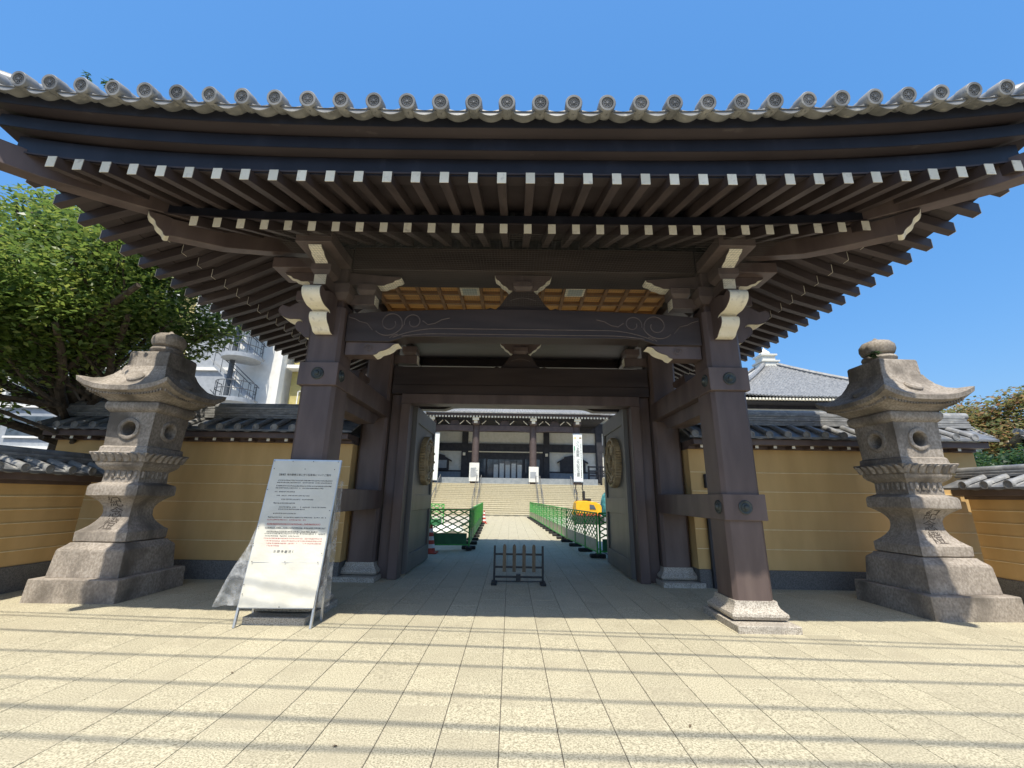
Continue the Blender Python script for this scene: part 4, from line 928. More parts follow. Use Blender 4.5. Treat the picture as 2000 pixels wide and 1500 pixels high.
# ------------------------------------------------------------------ steps and main hall
stp = MB().box(-9.2, 8.6, 38.75, 46.0, -0.02, 2.39).build('stone_steps', 'step', None, (0, 33.6, 0)); tag(stp, 'broad flight of pale stone steps leading up to the hall', 'steps', kind='structure')
NS, RI, TR = 17, 0.15, 0.305
for i in range(NS):
    y0 = 33.55 + TR * i; y1 = 38.9 if i == NS - 1 else y0 + TR + 0.06; z0, z1 = RI * i - .01, RI * (i + 1)
    MB().prism([(y0, z0), (y0, z1 - .045), (y0 - .038, z1 - .045), (y0 - .038, z1), (y1, z1), (y1, z0)], lambda y, z: (-9.0, y, z), lambda y, z: (8.4, y, z)).build('step', 'step', stp)
MB().box(-9.2, 8.6, 38.9, 46.0, 2.39, 2.55).build('landing', 'step', stp)
for s, xx, lab in ((1, 8.42, 'right'), (-1, -9.35, 'left')):
    q = MB().prism([(33.2, 0.0), (33.2, 0.55), (33.6, 0.75), (38.6, 3.25), (39.4, 3.25), (39.4, 0.0)], lambda y, z: (xx, y, z), lambda y, z: (xx + .55, y, z)).build('balustrade', 'step', None, (xx + .27, 36, 0), bevel=0.03)
    tag(q, 'pale sloping stone balustrade on the %s of the hall steps' % lab, 'balustrade')
for x, lab in ((-6.3, 'far left'), (-3.0, 'left of centre'), (2.25, 'right of centre'), (5.4, 'far right')):
    hr = thing('handrail', 'thin steel handrail on the hall steps, %s' % lab, 'handrail', (x, 36.0, 1.2), 'handrails on the hall steps')
    for dx in ((0.0, 0.38) if abs(x) < 4 else (0.0,)):
        for y0 in (34.3, 36.6):
            z0 = (y0 - 33.55) / TR * RI; z1 = z0 + 1.9 / TR * RI
            pts = [(x + dx, y0, z0), (x + dx, y0, z0 + 0.85), (x + dx, y0 + 1.9, z1 + 0.85), (x + dx, y0 + 1.9, z1)]
            MB().tube(pts, 0.032, 6).build('rail', 'steel', hr)
hall = thing('main_hall', 'white walled temple hall with brown columns and tiled porch roof above the steps', 'hall', (-0.635, 44, 2.55))
HX = -0.635
for g in (-6.855, -2.715, 2.715, 6.855):
    MB().lathe([(0.42, 2.55), (0.42, 2.75), (0.33, 2.85), (0.33, 8.0)], (HX + g, 39.8, 0), 'z', 20).build('porch_column', 'hallbrown', hall, smooth=True)
    MB().box(HX + g - .16, HX + g + .16, 38.9, 39.0, 8.1, 8.34).build('column_nose', 'white', hall); MB().box(HX + g - .35, HX + g + .35, 39.0, 40.2, 8.0, 8.36).build('column_head', 'hallbrown', hall, bevel=0.05)
    MB().box(HX + g - .3, HX + g + .3, 38.8, 38.95, 8.36, 8.6).build('column_nose', 'white', hall)
for a, b in ((-6.855, -2.715), (-2.715, 2.715), (2.715, 6.855)):
    n = 12; top = [(a + .3 + (b - a - .6) * i / n, 7.98) for i in range(n + 1)]; bot = [(a + .3 + (b - a - .6) * i / n, 7.39 + 0.09 * math.sin(math.pi * i / n)) for i in range(n + 1)]
    MB().prism(top + bot[::-1], lambda g, z: (HX + g, 39.6, z), lambda g, z: (HX + g, 40.0, z)).build('porch_beam', 'hallbrown', hall)
    m_ = (a + b) / 2
    MB().prism([(m_ - .55, 7.99), (m_ + .55, 7.99), (m_ + .3, 8.5), (m_ - .3, 8.5)], lambda g, z: (HX + g, 39.7, z), lambda g, z: (HX + g, 39.9, z)).build('frog_leg_strut', 'hallbrown', hall, bevel=0.03)
    for gg, sg in ((a + .55, 1), (b - .55, -1), (m_ - .5, -1), (m_ + .5, 1)):
        MB().beam((HX + gg, 39.55, 8.08), (HX + gg + sg * .4, 39.5, 8.42), 0.09, 0.05).build('painted_bracket', 'white', hall)
MB().box(HX - 9.5, HX + 9.5, 39.4, 44.2, 8.62, 8.86).build('porch_soffit', 'halldark', hall)
MB().box(HX - 9.8, HX + 9.8, 38.7, 39.4, 8.74, 8.98).build('porch_fascia', 'hallbrown', hall)
rd = MB()
for i in range(-33, 34): rd.box(HX + i * .29 - .08, HX + i * .29 + .08, 38.66, 38.695, 8.58, 8.74)
tag(rd.build('rafter_ends', 'white', hall), kind='stuff')
pr = MB()
def prf(u, v):
    x = HX + (-1 + 2 * u) * (10.0 - 0.9 * v); e = abs(-1 + 2 * u); return (x, 38.5 + 4.2 * v, 9.02 + 1.35 * v ** 0.9 - 0.75 * max(0, (e - .86) / .14) ** 1.5 * v + 0.0 * e)
pr.grid(prf, 60, 8).build('porch_roof', 'tile', hall, smooth=True)
rw = MB()
for i in range(-38, 39):
    u = .5 + i / 77.5; rw.tube([prf(u, j / 5) for j in range(6)], 0.075, 6)
tag(rw.build('porch_tile_rows', 'tile', hall, smooth=True), kind='stuff')
MB().box(HX - 10, HX + 10, 38.42, 38.56, 8.98, 9.1).build('porch_eave_tiles', 'tile', hall)
MB().tube([prf(u / 30, 1.0) for u in range(31)], 0.22, 8).build('porch_ridge', 'tile', hall)
FY = 44.0
MB().box(-15, 14, FY + .1, FY + 12, 2.55, 9.6).build('wall', 'hallwhite', hall)
MB().box(-15, 14, FY - .12, FY + .1, 5.98, 6.77).build('wall_beam', 'halldark', hall)
MB().box(-15, 14, FY - .12, FY + .1, 8.02, 9.0).build('wall_beam', 'halldark', hall)
MB().box(-15, 14, FY - .05, FY + .1, 3.86, 4.0).build('wall_beam', 'halldark', hall)
for x0, x1 in ((-5.13, -4.5), (3.4, 4.0), (8.84, 9.5), (-10.8, -10.1)): MB().box(x0, x1, FY - .2, FY + .1, 2.9, 9.0).build('wall_column', 'halldark', hall)
MB().box(-15, 14, FY - .02, FY + .1, 3.0, 3.86).build('lower_panel', 'hallblue', hall)
MB().box(-4.5, 3.4, FY - .08, FY + .1, 2.9, 5.98).build('door_recess', 'halldark', hall)
MB().box(-4.4, 3.3, FY - .3, FY - .1, 5.86, 5.96).build('door_head_strip', 'white', hall)
for i in range(6):
    x = -2.42 + i * 0.61; d_ = MB().box(x, x + .56, FY - .11, FY - .085, 3.2, 5.15).build('glass_door', 'glass', hall)
    if i > 0: MB().box(x + .06, x + .5, FY - .125, FY - .112, 3.3, 4.75 - .12 * (i % 2)).build('paper_sheet', 'paper', d_)
MB().box(-3.95, -2.6, FY - .11, FY - .085, 3.2, 5.2).build('glass_door', 'glass', hall); MB().box(1.5, 3.0, FY - .11, FY - .085, 3.2, 5.2).build('glass_door', 'glass', hall)
MB().box(-9.0, 8.4, 41.2, 44.2, 2.56, 3.17).build('raised_floor', 'hallblue', hall)
for c in (6.4, -7.7):
    hood = [(c - 1.6, 4.85), (c - 1.55, 5.0), (c - .9, 5.35), (c - .85, 5.5), (c, 5.68), (c + .85, 5.5), (c + .9, 5.35), (c + 1.55, 5.0), (c + 1.6, 4.85), (c + 1.3, 4.98), (c + 1.3, 3.95), (c - 1.3, 3.95), (c - 1.3, 4.98)]
    w_ = MB().prism(hood, lambda x, z: (x, FY - .25, z), lambda x, z: (x, FY + .1, z)).build('hooded_window', 'halldark', hall)
    MB().box(c - .5, c + 1.1, FY - .26, FY - .252, 4.2, 5.0).build('pane', 'aptgrey' if c < 0 else 'halldark', w_)
for x in (-4.85, 3.7): MB().box(x - .13, x + .13, FY - .3, FY - .2, 5.5, 5.8).build('wall_lamp', 'white', hall)
vr = MB()
for z in (3.55, 4.0, 4.4): vr.box(7.6, 12, 42.0, 42.1, z - .07, z + .07)
for x in (7.7, 8.9, 10.1, 11.3): vr.box(x - .08, x + .08, 41.98, 42.12, 2.56, 4.5)
vr.build('veranda_rail', 'halldark', hall)
mr_ = MB().grid(lambda u, v: (HX + (-1 + 2 * u) * (16.5 - 8 * v), 42.5 + 9 * v, 9.6 + 7 * v ** 1.15 + .6 * abs(-1 + 2 * u) ** 4 * (1 - v)), 24, 8); mr_.build('main_roof', 'tile', hall, smooth=True)
MB().grid(lambda u, v: (HX + (-1 + 2 * u) * (16.5 - 8 * v), 60.5 - 9 * v, 9.6 + 7 * v ** 1.15 + .6 * abs(-1 + 2 * u) ** 4 * (1 - v)), 24, 8).build('main_roof', 'tile', hall, smooth=True)
for s in (-1, 1): MB().grid(lambda u, v: (HX + s * (16.5 - 8 * v), 51.5 + (-1 + 2 * u) * (9 - 9 * v), 9.6 + 7 * v ** 1.15 + .6 * abs(-1 + 2 * u) ** 4 * (1 - v)), 16, 8).build('main_roof', 'tile', hall, smooth=True)
# banners and notice boards in front of the hall
def stand(x0, x1, z0, z1, label):
    t = thing('notice_board', label, 'notice board', ((x0 + x1) / 2, 39.2, 2.55), 'notice boards before the hall')
    pnl = MB().box(x0, x1, 39.15, 39.19, z0, z1).build('panel', 'paper', t, bevel=0.01)
    for x in (x0 + .04, x1 - .04): MB().box(x - .03, x + .03, 39.19, 39.24, 2.55, z1).build('leg', 'alum', t)
    pk = MB(); r2 = random.Random(int(x0 * 10))
    for k in range(12):
        z = z1 - .5 - k * (z1 - z0 - .8) / 12; pk.box(x0 + .12, x1 - r2.uniform(.1, .4), 39.142, 39.149, z, z + .05)
    pk.build('printed_lines', 'aptgrey', pnl)
stand(-3.80, -2.90, 2.75, 4.42, 'white notice board before the left middle porch column of the hall')
stand(1.68, 2.57, 2.75, 4.13, 'white notice board before the right middle porch column of the hall')
def banner(x0, x1, z0, z1, label, txt):
    t = thing('vertical_banner', label, 'banner', ((x0 + x1) / 2, 39.3, 2.55), 'tall banners on the porch columns')
    p_ = MB().box(x0, x1, 39.30, 39.34, z0, z1).build('cloth', 'bannercloth', t); MB().box(x0 - .03, x1 + .03, 39.28, 39.36, z1, z1 + .07).build('top_bar', 'alum', t)
    MB().box(x0 - .03, x1 + .03, 39.28, 39.36, z0 - .07, z0).build('bottom_bar', 'alum', t)
    if txt:
        ch = ['さ', 'つ', 'ま', '開', '教', '150', '年', '記', '念', '法', '要']; xm = (x0 + x1) / 2
        for i, c in enumerate(ch):
            zc = z1 - .85 - i * (z1 - z0 - 1.15) / 10.6; sz = 0.20 if len(c) > 1 else 0.34
            text('banner_character', c, sz, 'ink', p_, lambda u, v: (xm + u, 39.293, zc + v - .05))
        k = MB(); r2 = random.Random(3)
        for i in range(34): z = z1 - .9 - i * .094; k.box(x1 - .17, x1 - .09, 39.293, 39.298, z, z + r2.uniform(.03, .07))
        for i in range(24): z = z1 - 1.55 - i * .1; k.box(x0 + .09, x0 + .14, 39.293, 39.298, z, z + r2.uniform(.03, .07))
        k.build('printed_lines', 'ink', p_); MB().box(x0 + .08, x0 + .17, 39.293, 39.298, z1 - 1.5, z1 - 1.1).build('printed_lines', 'inkgreen', p_)
        MB().box(x1 - .28, x1 - .06, 39.293, 39.298, z1 - .42, z1 - .26).build('printed_lines', 'bronze', p_); MB().box(x0 + .08, x0 + .3, 39.293, 39.298, z1 - .45, z1 - .24).build('printed_lines', 'ochreline', p_)
banner(5.82, 6.66, 2.9, 7.2, 'tall pale vertical banner with black Japanese characters on the right porch column', True)
banner(-7.32, -6.72, 2.85, 7.1, 'tall pale vertical banner on the left porch column, half hidden by the door', False)

# ------------------------------------------------------------------ hall with pyramid roof on the right
ph = thing('pyramid_roof_hall', 'hall with grey tiled pyramid roof behind the right wall', 'hall', (24.4, 38, 0))
AX, AY, AZ, HWD, EZ = 24.2, 38.0, 13.9, 8.3, 8.85
def pyr(side, s, v):   # v 0 eave .. 1 apex
    h = HWD * (1 - v) + 0.35 * v; z = EZ + (AZ - EZ) * (0.80 * v + 0.20 * v * v) + 0.25 * abs(s) ** 4 * (1 - v) ** 2
    x, y = ((s * h, -h), (h, s * h), (-s * h, h), (-h, -s * h))[side]; return (AX + x, AY + y, z)
pr = MB()
for sd_ in range(4): pr.grid(lambda u, v: pyr(sd_, -1 + 2 * u, v), 16, 10)
pr.build('roof', 'tiledark', ph, smooth=True)
rw = MB()
for sd_ in (0, 3):
    n = 66
    for i in range(-n // 2, n // 2 + 1):
        c = i / (n / 2); vm = 1 - abs(c)
        if vm < 0.02: continue
        rw.tube([(lambda v: pyr(sd_, max(-1, min(1, c * HWD / (HWD * (1 - v) + .35 * v))), v))(vm * j / 4) for j in range(5)], 0.085, 6)
tag(rw.build('tile_rows', 'tile', ph, smooth=True), kind='stuff')
for sx, sy in ((-1, -1), (1, -1), (1, 1), (-1, 1)):
    MB().tube([(AX + sx * (HWD * (1 - v) + .35 * v), AY + sy * (HWD * (1 - v) + .35 * v), EZ + (AZ - EZ) * (.8 * v + .2 * v * v) + .25 * (1 - v) ** 2 + .12) for v in [k / 8 for k in range(9)]], 0.2, 8).build('hip_ridge', 'tile', ph, smooth=True)
MB().rings([sqring(AX, AY, h, z) for h, z in ((.75, AZ - .35), (.75, AZ + .1), (.85, AZ + .15), (.85, AZ + .3), (.6, AZ + .35), (.6, AZ + .75), (.75, AZ + .8), (.75, AZ + .95))]).build('finial_base', 'hallwhite', ph)
MB().lathe([(.45, AZ + .95), (.5, AZ + 1.1), (.42, AZ + 1.3), (.2, AZ + 1.5), (.05, AZ + 1.7), (.02, AZ + 1.9)], (AX, AY, 0), 'z', 16).build('finial', 'hallwhite', ph, smooth=True)
MB().box(AX - HWD + .3, AX + HWD - .3, AY - HWD + .3, AY + HWD - .3, EZ - .35, EZ - .05).build('eave', 'halldark', ph)
rd = MB()
for i in range(-33, 34): rd.box(AX + i * .243 - .07, AX + i * .243 + .07, AY - HWD - .03, AY - HWD + .2, EZ - .27, EZ - .12)
tag(rd.build('rafter_ends', 'white', ph), kind='stuff')
MB().box(AX - 6.6, AX + 6.6, AY - 6.6, AY + 6.6, 0, EZ - .3).build('wall', 'hallwhite', ph)
MB().box(AX - 6.7, AX + 6.7, AY - 6.72, AY - 6.5, 0, 7.5).build('dark_boarding', 'halldark', ph); MB().box(AX - 6.7, AX + 6.7, AY - 6.72, AY - 6.5, 8.25, EZ - .2).build('dark_boarding', 'halldark', ph)

# small roofs and houses seen over the right wall
def smallroof(x, y, z, w, d, h, label, m='tile'):
    t = thing('tiled_roof_house', label, 'house', (x, y, 0)); MB().box(x - w * .8, x + w * .8, y - d * .7, y + d * .7, 0, z).build('wall', 'hallwhite', t)
    for s in (-1, 1):
        MB().grid(lambda u, v: (x + (-1 + 2 * u) * w, y + s * d * (1 - v), z + h * v ** 1.1 + .12 * abs(-1 + 2 * u) ** 3), 12, 4).build('roof', m, t, smooth=True)
    MB().tube([(x + (-1 + 2 * i / 8) * w, y, z + h + .05 + .15 * abs(-1 + 2 * i / 8) ** 3) for i in range(9)], .14, 8).build('ridge', m, t, smooth=True)
    rows_ = MB()
    for i in range(-7, 8): rows_.tube([(x + i * w / 7.5, y - d, z + .03), (x + i * w / 7.5, y, z + h + .02)], .07, 6)
    tag(rows_.build('tile_rows', m, t), kind='stuff')
    MB().prism([(-d * .7, z), (d * .7, z), (0, z + h * .8)], lambda a, zz: (x - w * .82, y + a, zz), lambda a, zz: (x + w * .82, y + a, zz)).build('gable', 'hallwhite', t)
smallroof(17.5, 17.5, 3.9, 1.5, 1.2, .9, 'small tiled roof peeking over the wall beside the right lantern')
smallroof(21.5, 16.0, 3.0, 2.0, 1.6, 1.0, 'low tiled roof beyond the wall at the far right edge')

# ------------------------------------------------------------------ apartment block on the left
ap = thing('apartment_block', 'white modern apartment block with olive panels and outdoor stair behind the left wall', 'building', (-24, 29, 0))
MB().box(-19.3, -16.35, 28.0, 40, 0, 19).build('wall', 'aptwhite', ap)
MB().box(-16.34, -15.98, 27.7, 28.3, 0, 19).build('white_fin', 'aptwhite', ap)
MB().box(-15.97, -8.0, 30.0, 40, 0, 19).build('wall', 'aptwhite', ap)
MB().box(-48, -19.31, 29.4, 40, 0, 19).build('wall', 'aptgrey', ap)
for k in range(6):
    z = 1.4 + 2.95 * k
    MB().box(-15.97, -8.0, 28.3, 30.0, z - .25, z).build('balcony_floor', 'aptwhite', ap)
    MB().box(-15.96, -14.95, 29.2, 29.4, z + .01, z + 2.68).build('olive_panel', 'aptolive', ap)
    MB().box(-14.6, -8.2, 28.34, 28.37, z + .01, z + .9).build('balcony_screen', 'aptgrey', ap)
    rl = MB()
    for zz in (z + .1, z + 1.05): rl.box(-14.9, -8.0, 28.30, 28.34, zz - .05, zz)
    for j in range(8): rl.box(-14.9 + j * .85, -14.84 + j * .85, 28.30, 28.34, z, z + 1.05)
    rl.build('balcony_rail', 'aptwhite', ap)
    w_ = MB().box(-14.5, -13.2, 29.95, 30.0, z + .1, z + 2.1).build('window', 'glass', ap)
    for a in range(4):
        x0 = -24.0 - 6.2 * a
        MB().box(x0 - 1.4, x0, 29.25, 29.39, z + .02, z + 2.6).build('olive_panel', 'aptolive', ap); MB().box(x0 + .05, x0 + .35, 29.1, 29.39, z - .2, z + 2.7).build('white_fin', 'aptwhite', ap)
        w_ = MB().box(x0 - 5.2, x0 - 2.2, 29.3, 29.39, z + .7, z + 2.1).build('window', 'glass', ap); MB().box(x0 - 5.3, x0 - 2.1, 29.25, 29.38, z + .55, z + .69).build('window_sill', 'aptwhite', ap)
    MB().box(-48, -19.4, 29.2, 29.39, z - .24, z - .01).build('floor_band', 'aptwhite', ap)
st = MB()
scx, scy = -18.05, 26.6
stc = MB().tube([(scx - .6, scy, 0), (scx - .6, scy, 19)], 0.16, 10).build('stair_post', 'iron', ap)
for k in range(6):
    z = 1.4 + 2.95 * k
    MB().prism([(scx + 1.15 * math.cos(t), scy + 1.15 * math.sin(t)) for t in [R(-200 + 12 * i) for i in range(26)]], lambda x, y: (x, y, z - .28), lambda x, y: (x, y, z)).build('stair_landing', 'aptgrey', ap)
    for zz in (0.55, 1.05): MB().tube([(scx + 1.15 * math.cos(t), scy + 1.15 * math.sin(t), z + zz) for t in [R(-190 + 11 * i) for i in range(24)]], 0.028, 5).build('stair_rail', 'iron', ap)
    bl = MB()
    for i in range(11): t = R(-190 + 24 * i); bl.tube([(scx + 1.15 * math.cos(t), scy + 1.15 * math.sin(t), z), (scx + 1.15 * math.cos(t), scy + 1.15 * math.sin(t), z + 1.05)], 0.02, 5)
    bl.build('balusters', 'iron', ap)
    if k < 5:
        MB().beam((scx + .9, scy + .6, z), (scx - 2.4, scy + .5, z + 2.8), 0.9, 0.16).build('stair_flight', 'aptgrey', ap)
        for yy in (.05, .95): MB().tube([(scx + .9, scy + yy, z + 1), (scx - 2.4, scy + yy, z + 3.8)], 0.03, 5).build('stair_rail', 'iron', ap)
        bl = MB()
        for j in range(7): a = j / 6; bl.tube([(scx + .9 - 3.3 * a, scy + .05, z + 2.8 * a), (scx + .9 - 3.3 * a, scy + .05, z + 1 + 2.8 * a)], 0.018, 5)
        bl.build('balusters', 'iron', ap)

# ------------------------------------------------------------------ trees
def leaf_mesh(name, centers, normals_bias, size, m, origin, droop=0.35):
    n = len(centers); C_ = np.asarray(centers); rng = RNG
    d = rng.normal(size=(n, 3)); d[:, 2] = d[:, 2] * 0.35 - droop * 0.4; d /= np.linalg.norm(d, axis=1)[:, None]
    up = rng.normal(size=(n, 3)) * 0.55 + np.array([0, -0.15, 1.0]); s_ = np.cross(d, up); s_ /= np.linalg.norm(s_, axis=1)[:, None]
    L_ = size * rng.uniform(0.65, 1.25, n)[:, None]; Wd = L_ * 0.24; nn = np.cross(s_, d)
    v = np.empty((n, 4, 3)); v[:, 0] = C_; v[:, 1] = C_ + d * L_ * 0.45 + s_ * Wd + nn * L_ * .05; v[:, 2] = C_ + d * L_; v[:, 3] = C_ + d * L_ * 0.45 - s_ * Wd + nn * L_ * .05
    v = v.reshape(-1, 3) - np.asarray(origin)
    me = bpy.data.meshes.new(name); me.vertices.add(4 * n); me.vertices.foreach_set('co', v.ravel())
    me.loops.add(4 * n); me.loops.foreach_set('vertex_index', np.arange(4 * n)); me.polygons.add(n); me.polygons.foreach_set('loop_start', np.arange(0, 4 * n, 4)); me.polygons.foreach_set('loop_total', np.full(n, 4))
    me.update(); me.validate(); me.materials.append(MAT[m]); return me
KEEP = [None]
def branchy(mb, p0, d, ln, r, depth, tips, rg, spread=0.6, grav=0.0):
    pts = [Vector(p0)]; dd = Vector(d).normalized(); n = 5
    for i in range(n):
        dd = (dd + Vector((rg.uniform(-.2, .2), rg.uniform(-.2, .2), rg.uniform(-.15, .15) + grav))).normalized(); pts.append(pts[-1] + dd * ln / n)
    if KEEP[0] is not None:
        ok = KEEP[0](np.array([tuple(p) for p in pts]))
        if depth < 2 and not ok[-1]: return
        if depth >= 2:
            while len(pts) > 3 and not ok[len(pts) - 1]: pts.pop()
            n = len(pts) - 1
            if not ok[n] and pts[0].x < pts[n].x and pts[n].x > -8.3: return
    mb.tube(pts, [r * (1 - 0.55 * i / n) for i in range(n + 1)], 7 if depth > 1 else 5)
    if depth <= 1: tips += pts[2:]
    if depth == 0: return
    k = 4 if depth > 1 else 3
    for i in range(k):
        q = pts[min(n, 2 + (i * 3) // k + (1 if i % 2 else 0))] if i < k - 1 else pts[-1]
        a = Vector((rg.uniform(-1, 1), rg.uniform(-1, 1), rg.uniform(-.35, .55))) * spread + dd * 0.75
        branchy(mb, q, a, ln * rg.uniform(.55, .8), r * .42, depth - 1, tips, rg, spread, grav)
def tree(name, label, base, limbs, leaf, size, per, seed, keep=None, spreadr=0.28, trunk=None, group=None, depth=2):
    rg = random.Random(seed); t = thing(name, label, 'tree', base, group); mb = MB(); tips = []
    tk = trunk or [base, (base[0], base[1], base[2] + 2)]
    mb.tube(tk[0], tk[1], 12)
    KEEP[0] = keep
    for p, d, ln, r in limbs: branchy(mb, p, d, ln, r, depth, tips, rg)
    KEEP[0] = None
    mb.build('trunk', 'bark', t, smooth=True)
    T_ = np.array([tuple(p) for p in tips]); idx = RNG.integers(0, len(T_), int(per * len(T_)))
    off = RNG.normal(size=(len(idx), 3)) * np.array([spreadr, spreadr, spreadr * .42]); C_ = T_[idx] + off
    if keep is not None: C_ = C_[keep(C_)]
    print('LEAVES', name, len(C_), len(T_))
    o = bpy.data.objects.new('crown', leaf_mesh('crown', C_, 0, size, leaf, base)); link(o, t); WLD[o] = Vector(base); return t
BX, BY = -9.25, 8.75
limbs = []
for dx, dy, dz, h, ln in ((1, -.55, .55, 2.6, 2.7), (1, -.1, .35, 2.3, 2.9), (.9, -.9, .75, 3.0, 2.6), (.35, -1, .7, 2.9, 2.6), (1, .5, .5, 3.0, 2.8), (.3, .9, .7, 3.2, 2.5), (-.6, -.9, .6, 3.0, 2.6), (-1, -.2, .6, 3.2, 2.6), (-.8, .7, .7, 3.1, 2.6), (.5, -.3, 1.1, 3.8, 2.6), (-.3, .2, 1.2, 4.0, 2.4), (.9, -.45, .12, 2.15, 2.6), (.1, -.5, 1.1, 3.9, 2.5), (1.0, .1, .75, 3.4, 2.9), (1, -.6, .25, 2.5, 3.0), (.9, -1, .8, 3.4, 3.0), (.5, -1, .45, 2.9, 3.2), (.8, -1, .35, 2.7, 3.2), (.1, -1, .5, 3.1, 3.0), (-.4, -1, .5, 3.0, 3.0), (.8, .2, .5, 3.0, 3.1), (.95, -.2, .55, 3.2, 3.2), (1, -.75, .5, 3.3, 3.3), (-.3, -.6, 1.1, 4.0, 3.2), (-.8, -.5, 1.0, 3.9, 3.2), (.3, -.8, .95, 3.9, 3.1), (1, -.3, .0, 2.3, 2.3), (.5, -1, .05, 2.4, 2.2), (-.2, -1, .15, 2.5, 2.4), (.2, -.6, 1.2, 4.0, 3.0), (.72, -1, .78, 3.2, 4.2), (.6, -1, .8, 3.3, 4.2), (.82, -.9, .72, 3.2, 4.2)):
    limbs.append(((BX + dx * .12, BY + dy * .12, h), (dx, dy, dz), ln, 0.10))
def keepL(C_):
    x, y, z = C_[:, 0], C_[:, 1], C_[:, 2]
    under_gate = (x > -6.15) & (y < 13.5) & (z > 3.9)
    low = z < np.where(x > -8.9, 2.95 + (x + 8.9) * .60, 2.5)
    frontal = (y < 4.5) | ((y < 5.7) & (x > -7.3) & (z < 5.2 + (5.7 - y) * 1.2))
    high = z > np.minimum(8.4, 5.05 + (y - 5.0) * 1.05)
    low2 = (z - 1.5) / y < np.interp(x / y, [-1.5, -1.1, -.95, -.78, -.66], [.06, .12, .21, .315, .39])
    return ~under_gate & (x < -5.7) & ~low & ~frontal & ~high & ~low2 & (x < -.665 * y)
tree('broadleaf_tree', 'leafy green broadleaf tree behind the low wall at the left', (BX, BY, 0), limbs, 'leaf', 0.12, 105, 21, keepL, 0.36, ([(BX - .1, BY, 0), (BX - .05, BY, 1.2), (BX, BY, 2.4), (BX + .1, BY, 3.4), (BX + .05, BY, 3.95)], [0.30, 0.25, 0.24, 0.17, 0.07]))
def bgtree(x, y, h, r, label, leaf, seed, size=0.2, per=95, grp='trees beyond the right wall'):
    rg = random.Random(seed); lb = []
    for k in range(9):
        a = 2 * math.pi * k / 9 + rg.uniform(-.3, .3); lb.append(((x, y, h * rg.uniform(.35, .6)), (math.cos(a), math.sin(a), rg.uniform(.1, .9)), r * .62, 0.07))
    tree('background_tree', label, (x, y, 0), lb, leaf, size, per, seed, None, r * .13, ([(x, y, 0), (x + .1, y, h * .35), (x, y, h * .7)], [0.2, 0.15, 0.06]), grp)
bgtree(21.5, 20.0, 6.4, 3.4, 'orange tinged maple tree beyond the right wall, nearest the lantern', 'leaf2', 31)
bgtree(26.5, 21.5, 6.2, 3.4, 'orange tinged maple tree at the far right edge', 'leaf2', 32)
bgtree(17.0, 13.5, 3.3, 2.0, 'low dark green tree below the tiled wall end at the right', 'leaf3', 33, 0.16, 40)
bgtree(8.2, 30.0, 2.4, 1.3, 'small dark green shrub behind the yellow excavator', 'leaf3', 34, 0.16, 25, 'shrubs in the courtyard')
# weeds on the roof tiles and on the right lantern
def weed(p, n, h, label, seed):
    rg = random.Random(seed); t = thing('weed_tuft', label, 'weed', p); mb = MB(); cs = []
    for i in range(n):
        d = Vector((rg.uniform(-.7, .7), rg.uniform(-.7, .7), 1)).normalized() * h * rg.uniform(.5, 1); q = Vector(p) + d; mb.tube([p, Vector(p) + d * .5 + Vector((0, 0, h * .1)), q], [.004, .003, .002], 4, False)
        cs += [tuple(Vector(p) + d * f + Vector((rg.uniform(-.02, .02), rg.uniform(-.02, .02), 0))) for f in (.4, .55, .7, .8, .9, 1)] * 2
    mb.build('stem', 'moss', t); o = bpy.data.objects.new('leaves', leaf_mesh('leaves', np.array(cs), 0, .05, 'leaf3', p)); link(o, t)
weed((X(-5.05), 3.75, 5.86), 9, .22, 'small weed tuft growing between roof tiles at the upper left edge', 1)
weed((X(-4.72), 3.7, 5.78), 8, .18, 'second smaller weed tuft between the roof tiles at the upper left', 2)
weed((6.2 - .25, 6.5, 3.77), 10, .14, 'dark weed tuft on the knob of the right stone lantern', 3)

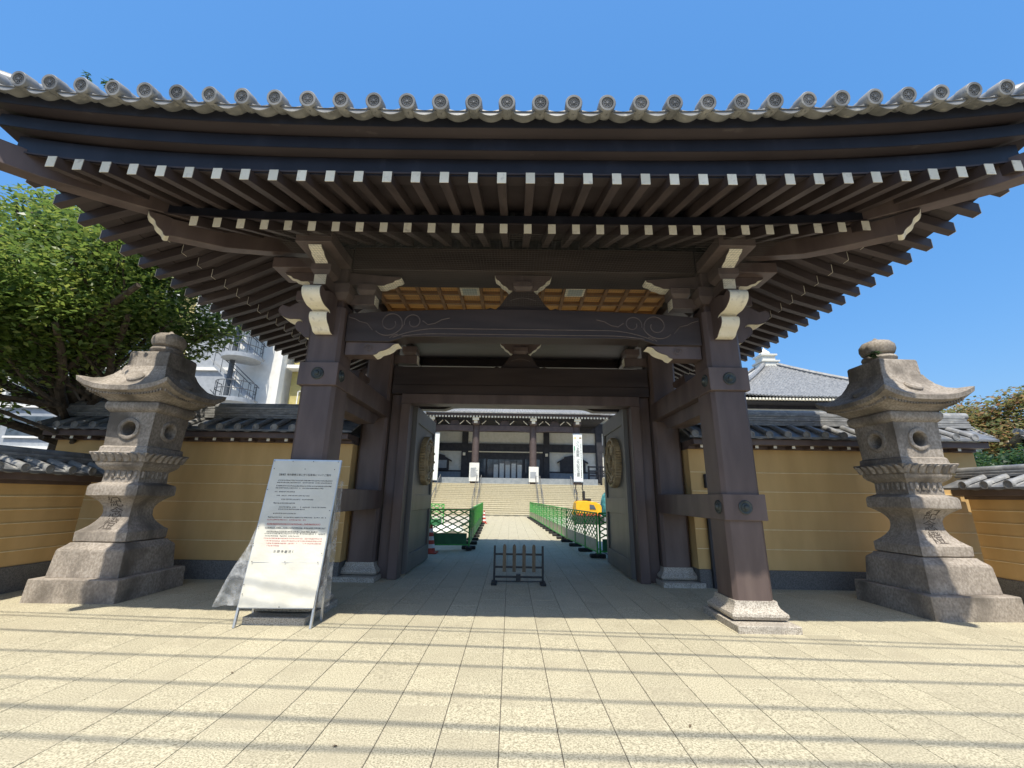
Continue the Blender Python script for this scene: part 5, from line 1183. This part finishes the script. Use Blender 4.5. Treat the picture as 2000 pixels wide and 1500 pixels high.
# ------------------------------------------------------------------ overhead cables along the street (out of frame; their shadows cross the paving)
for s, lab in ((-1, 'left'), (1, 'right')):
    up_ = thing('utility_pole', 'grey concrete utility pole far to the %s of the street' % lab, 'utility pole', (s * 24, 0.0, 0), 'utility poles holding the street cables')
    MB().lathe([(0.19, -0.02), (0.13, 11.0)], (s * 24, 0, 0), 'z', 16).build('pole', 'concrete', up_, smooth=True)
    for z in (6.6, 7.2, 8.1): MB().box(s * 24 - .05, s * 24 + .05, -3.0, 3.6, z - .05, z + .05).build('cross_arm', 'steel', up_)
words = ['first', 'second', 'third', 'fourth', 'fifth', 'sixth', 'seventh']
for i, (yf, h, r, tl) in enumerate(((5.43, 6.2, .014, -.058), (5.30, 6.2, .014, -.058), (4.81, 6.8, .020, -.058), (4.31, 6.8, .017, -.05), (3.74, 7.2, .017, -.05), (3.30, 7.6, .022, -.045), (3.0, 7.6, .020, -.035))):
    y0 = yf - h / 2.02; pts = [(x, y0 + tl * (x + 0.0) + .02 * math.sin(x * .9 + i), h + .6 * (x / 24) ** 2) for x in range(-24, 25, 2)]
    cb = MB().tube(pts, r, 6).build('overhead_cable', 'cable', None, (0, y0, h)); tag(cb, '%s black overhead cable above the street, counting from the gate' % words[i], 'cable', 'overhead cables along the street')

# a few dry leaves and specks on the paving
rg = random.Random(9)
for x, y, lab in ((-2.35, 4.1, 'in front of the notice board'), (1.25, 3.35, 'right of centre near the camera'), (-1.05, 3.05, 'left of centre near the camera'), (0.75, 8.3, 'in the shade just behind the picket barrier')):
    a = rg.uniform(0, 6.28); l = rg.uniform(.012, .02); c_, s_ = math.cos(a), math.sin(a); m = MB()
    pts = [(-1, 0, .002), (-.2, .45, .010), (.7, .3, .008), (1.2, 0, .004), (.6, -.35, .012), (-.3, -.4, .006)]
    vs = [(x + l * (p * c_ - q * s_), y + l * (p * s_ + q * c_), z + .002) for p, q, z in pts] + [(x, y, .004)]
    m.add(vs, [(i, (i + 1) % 6, 6) for i in range(6)])
    o = m.build('dry_leaf', 'picketwood', None, (x, y, 0.0)); tag(o, 'tiny dry brown leaf on the paving, ' + lab, 'leaf', 'dry leaves on the paving')
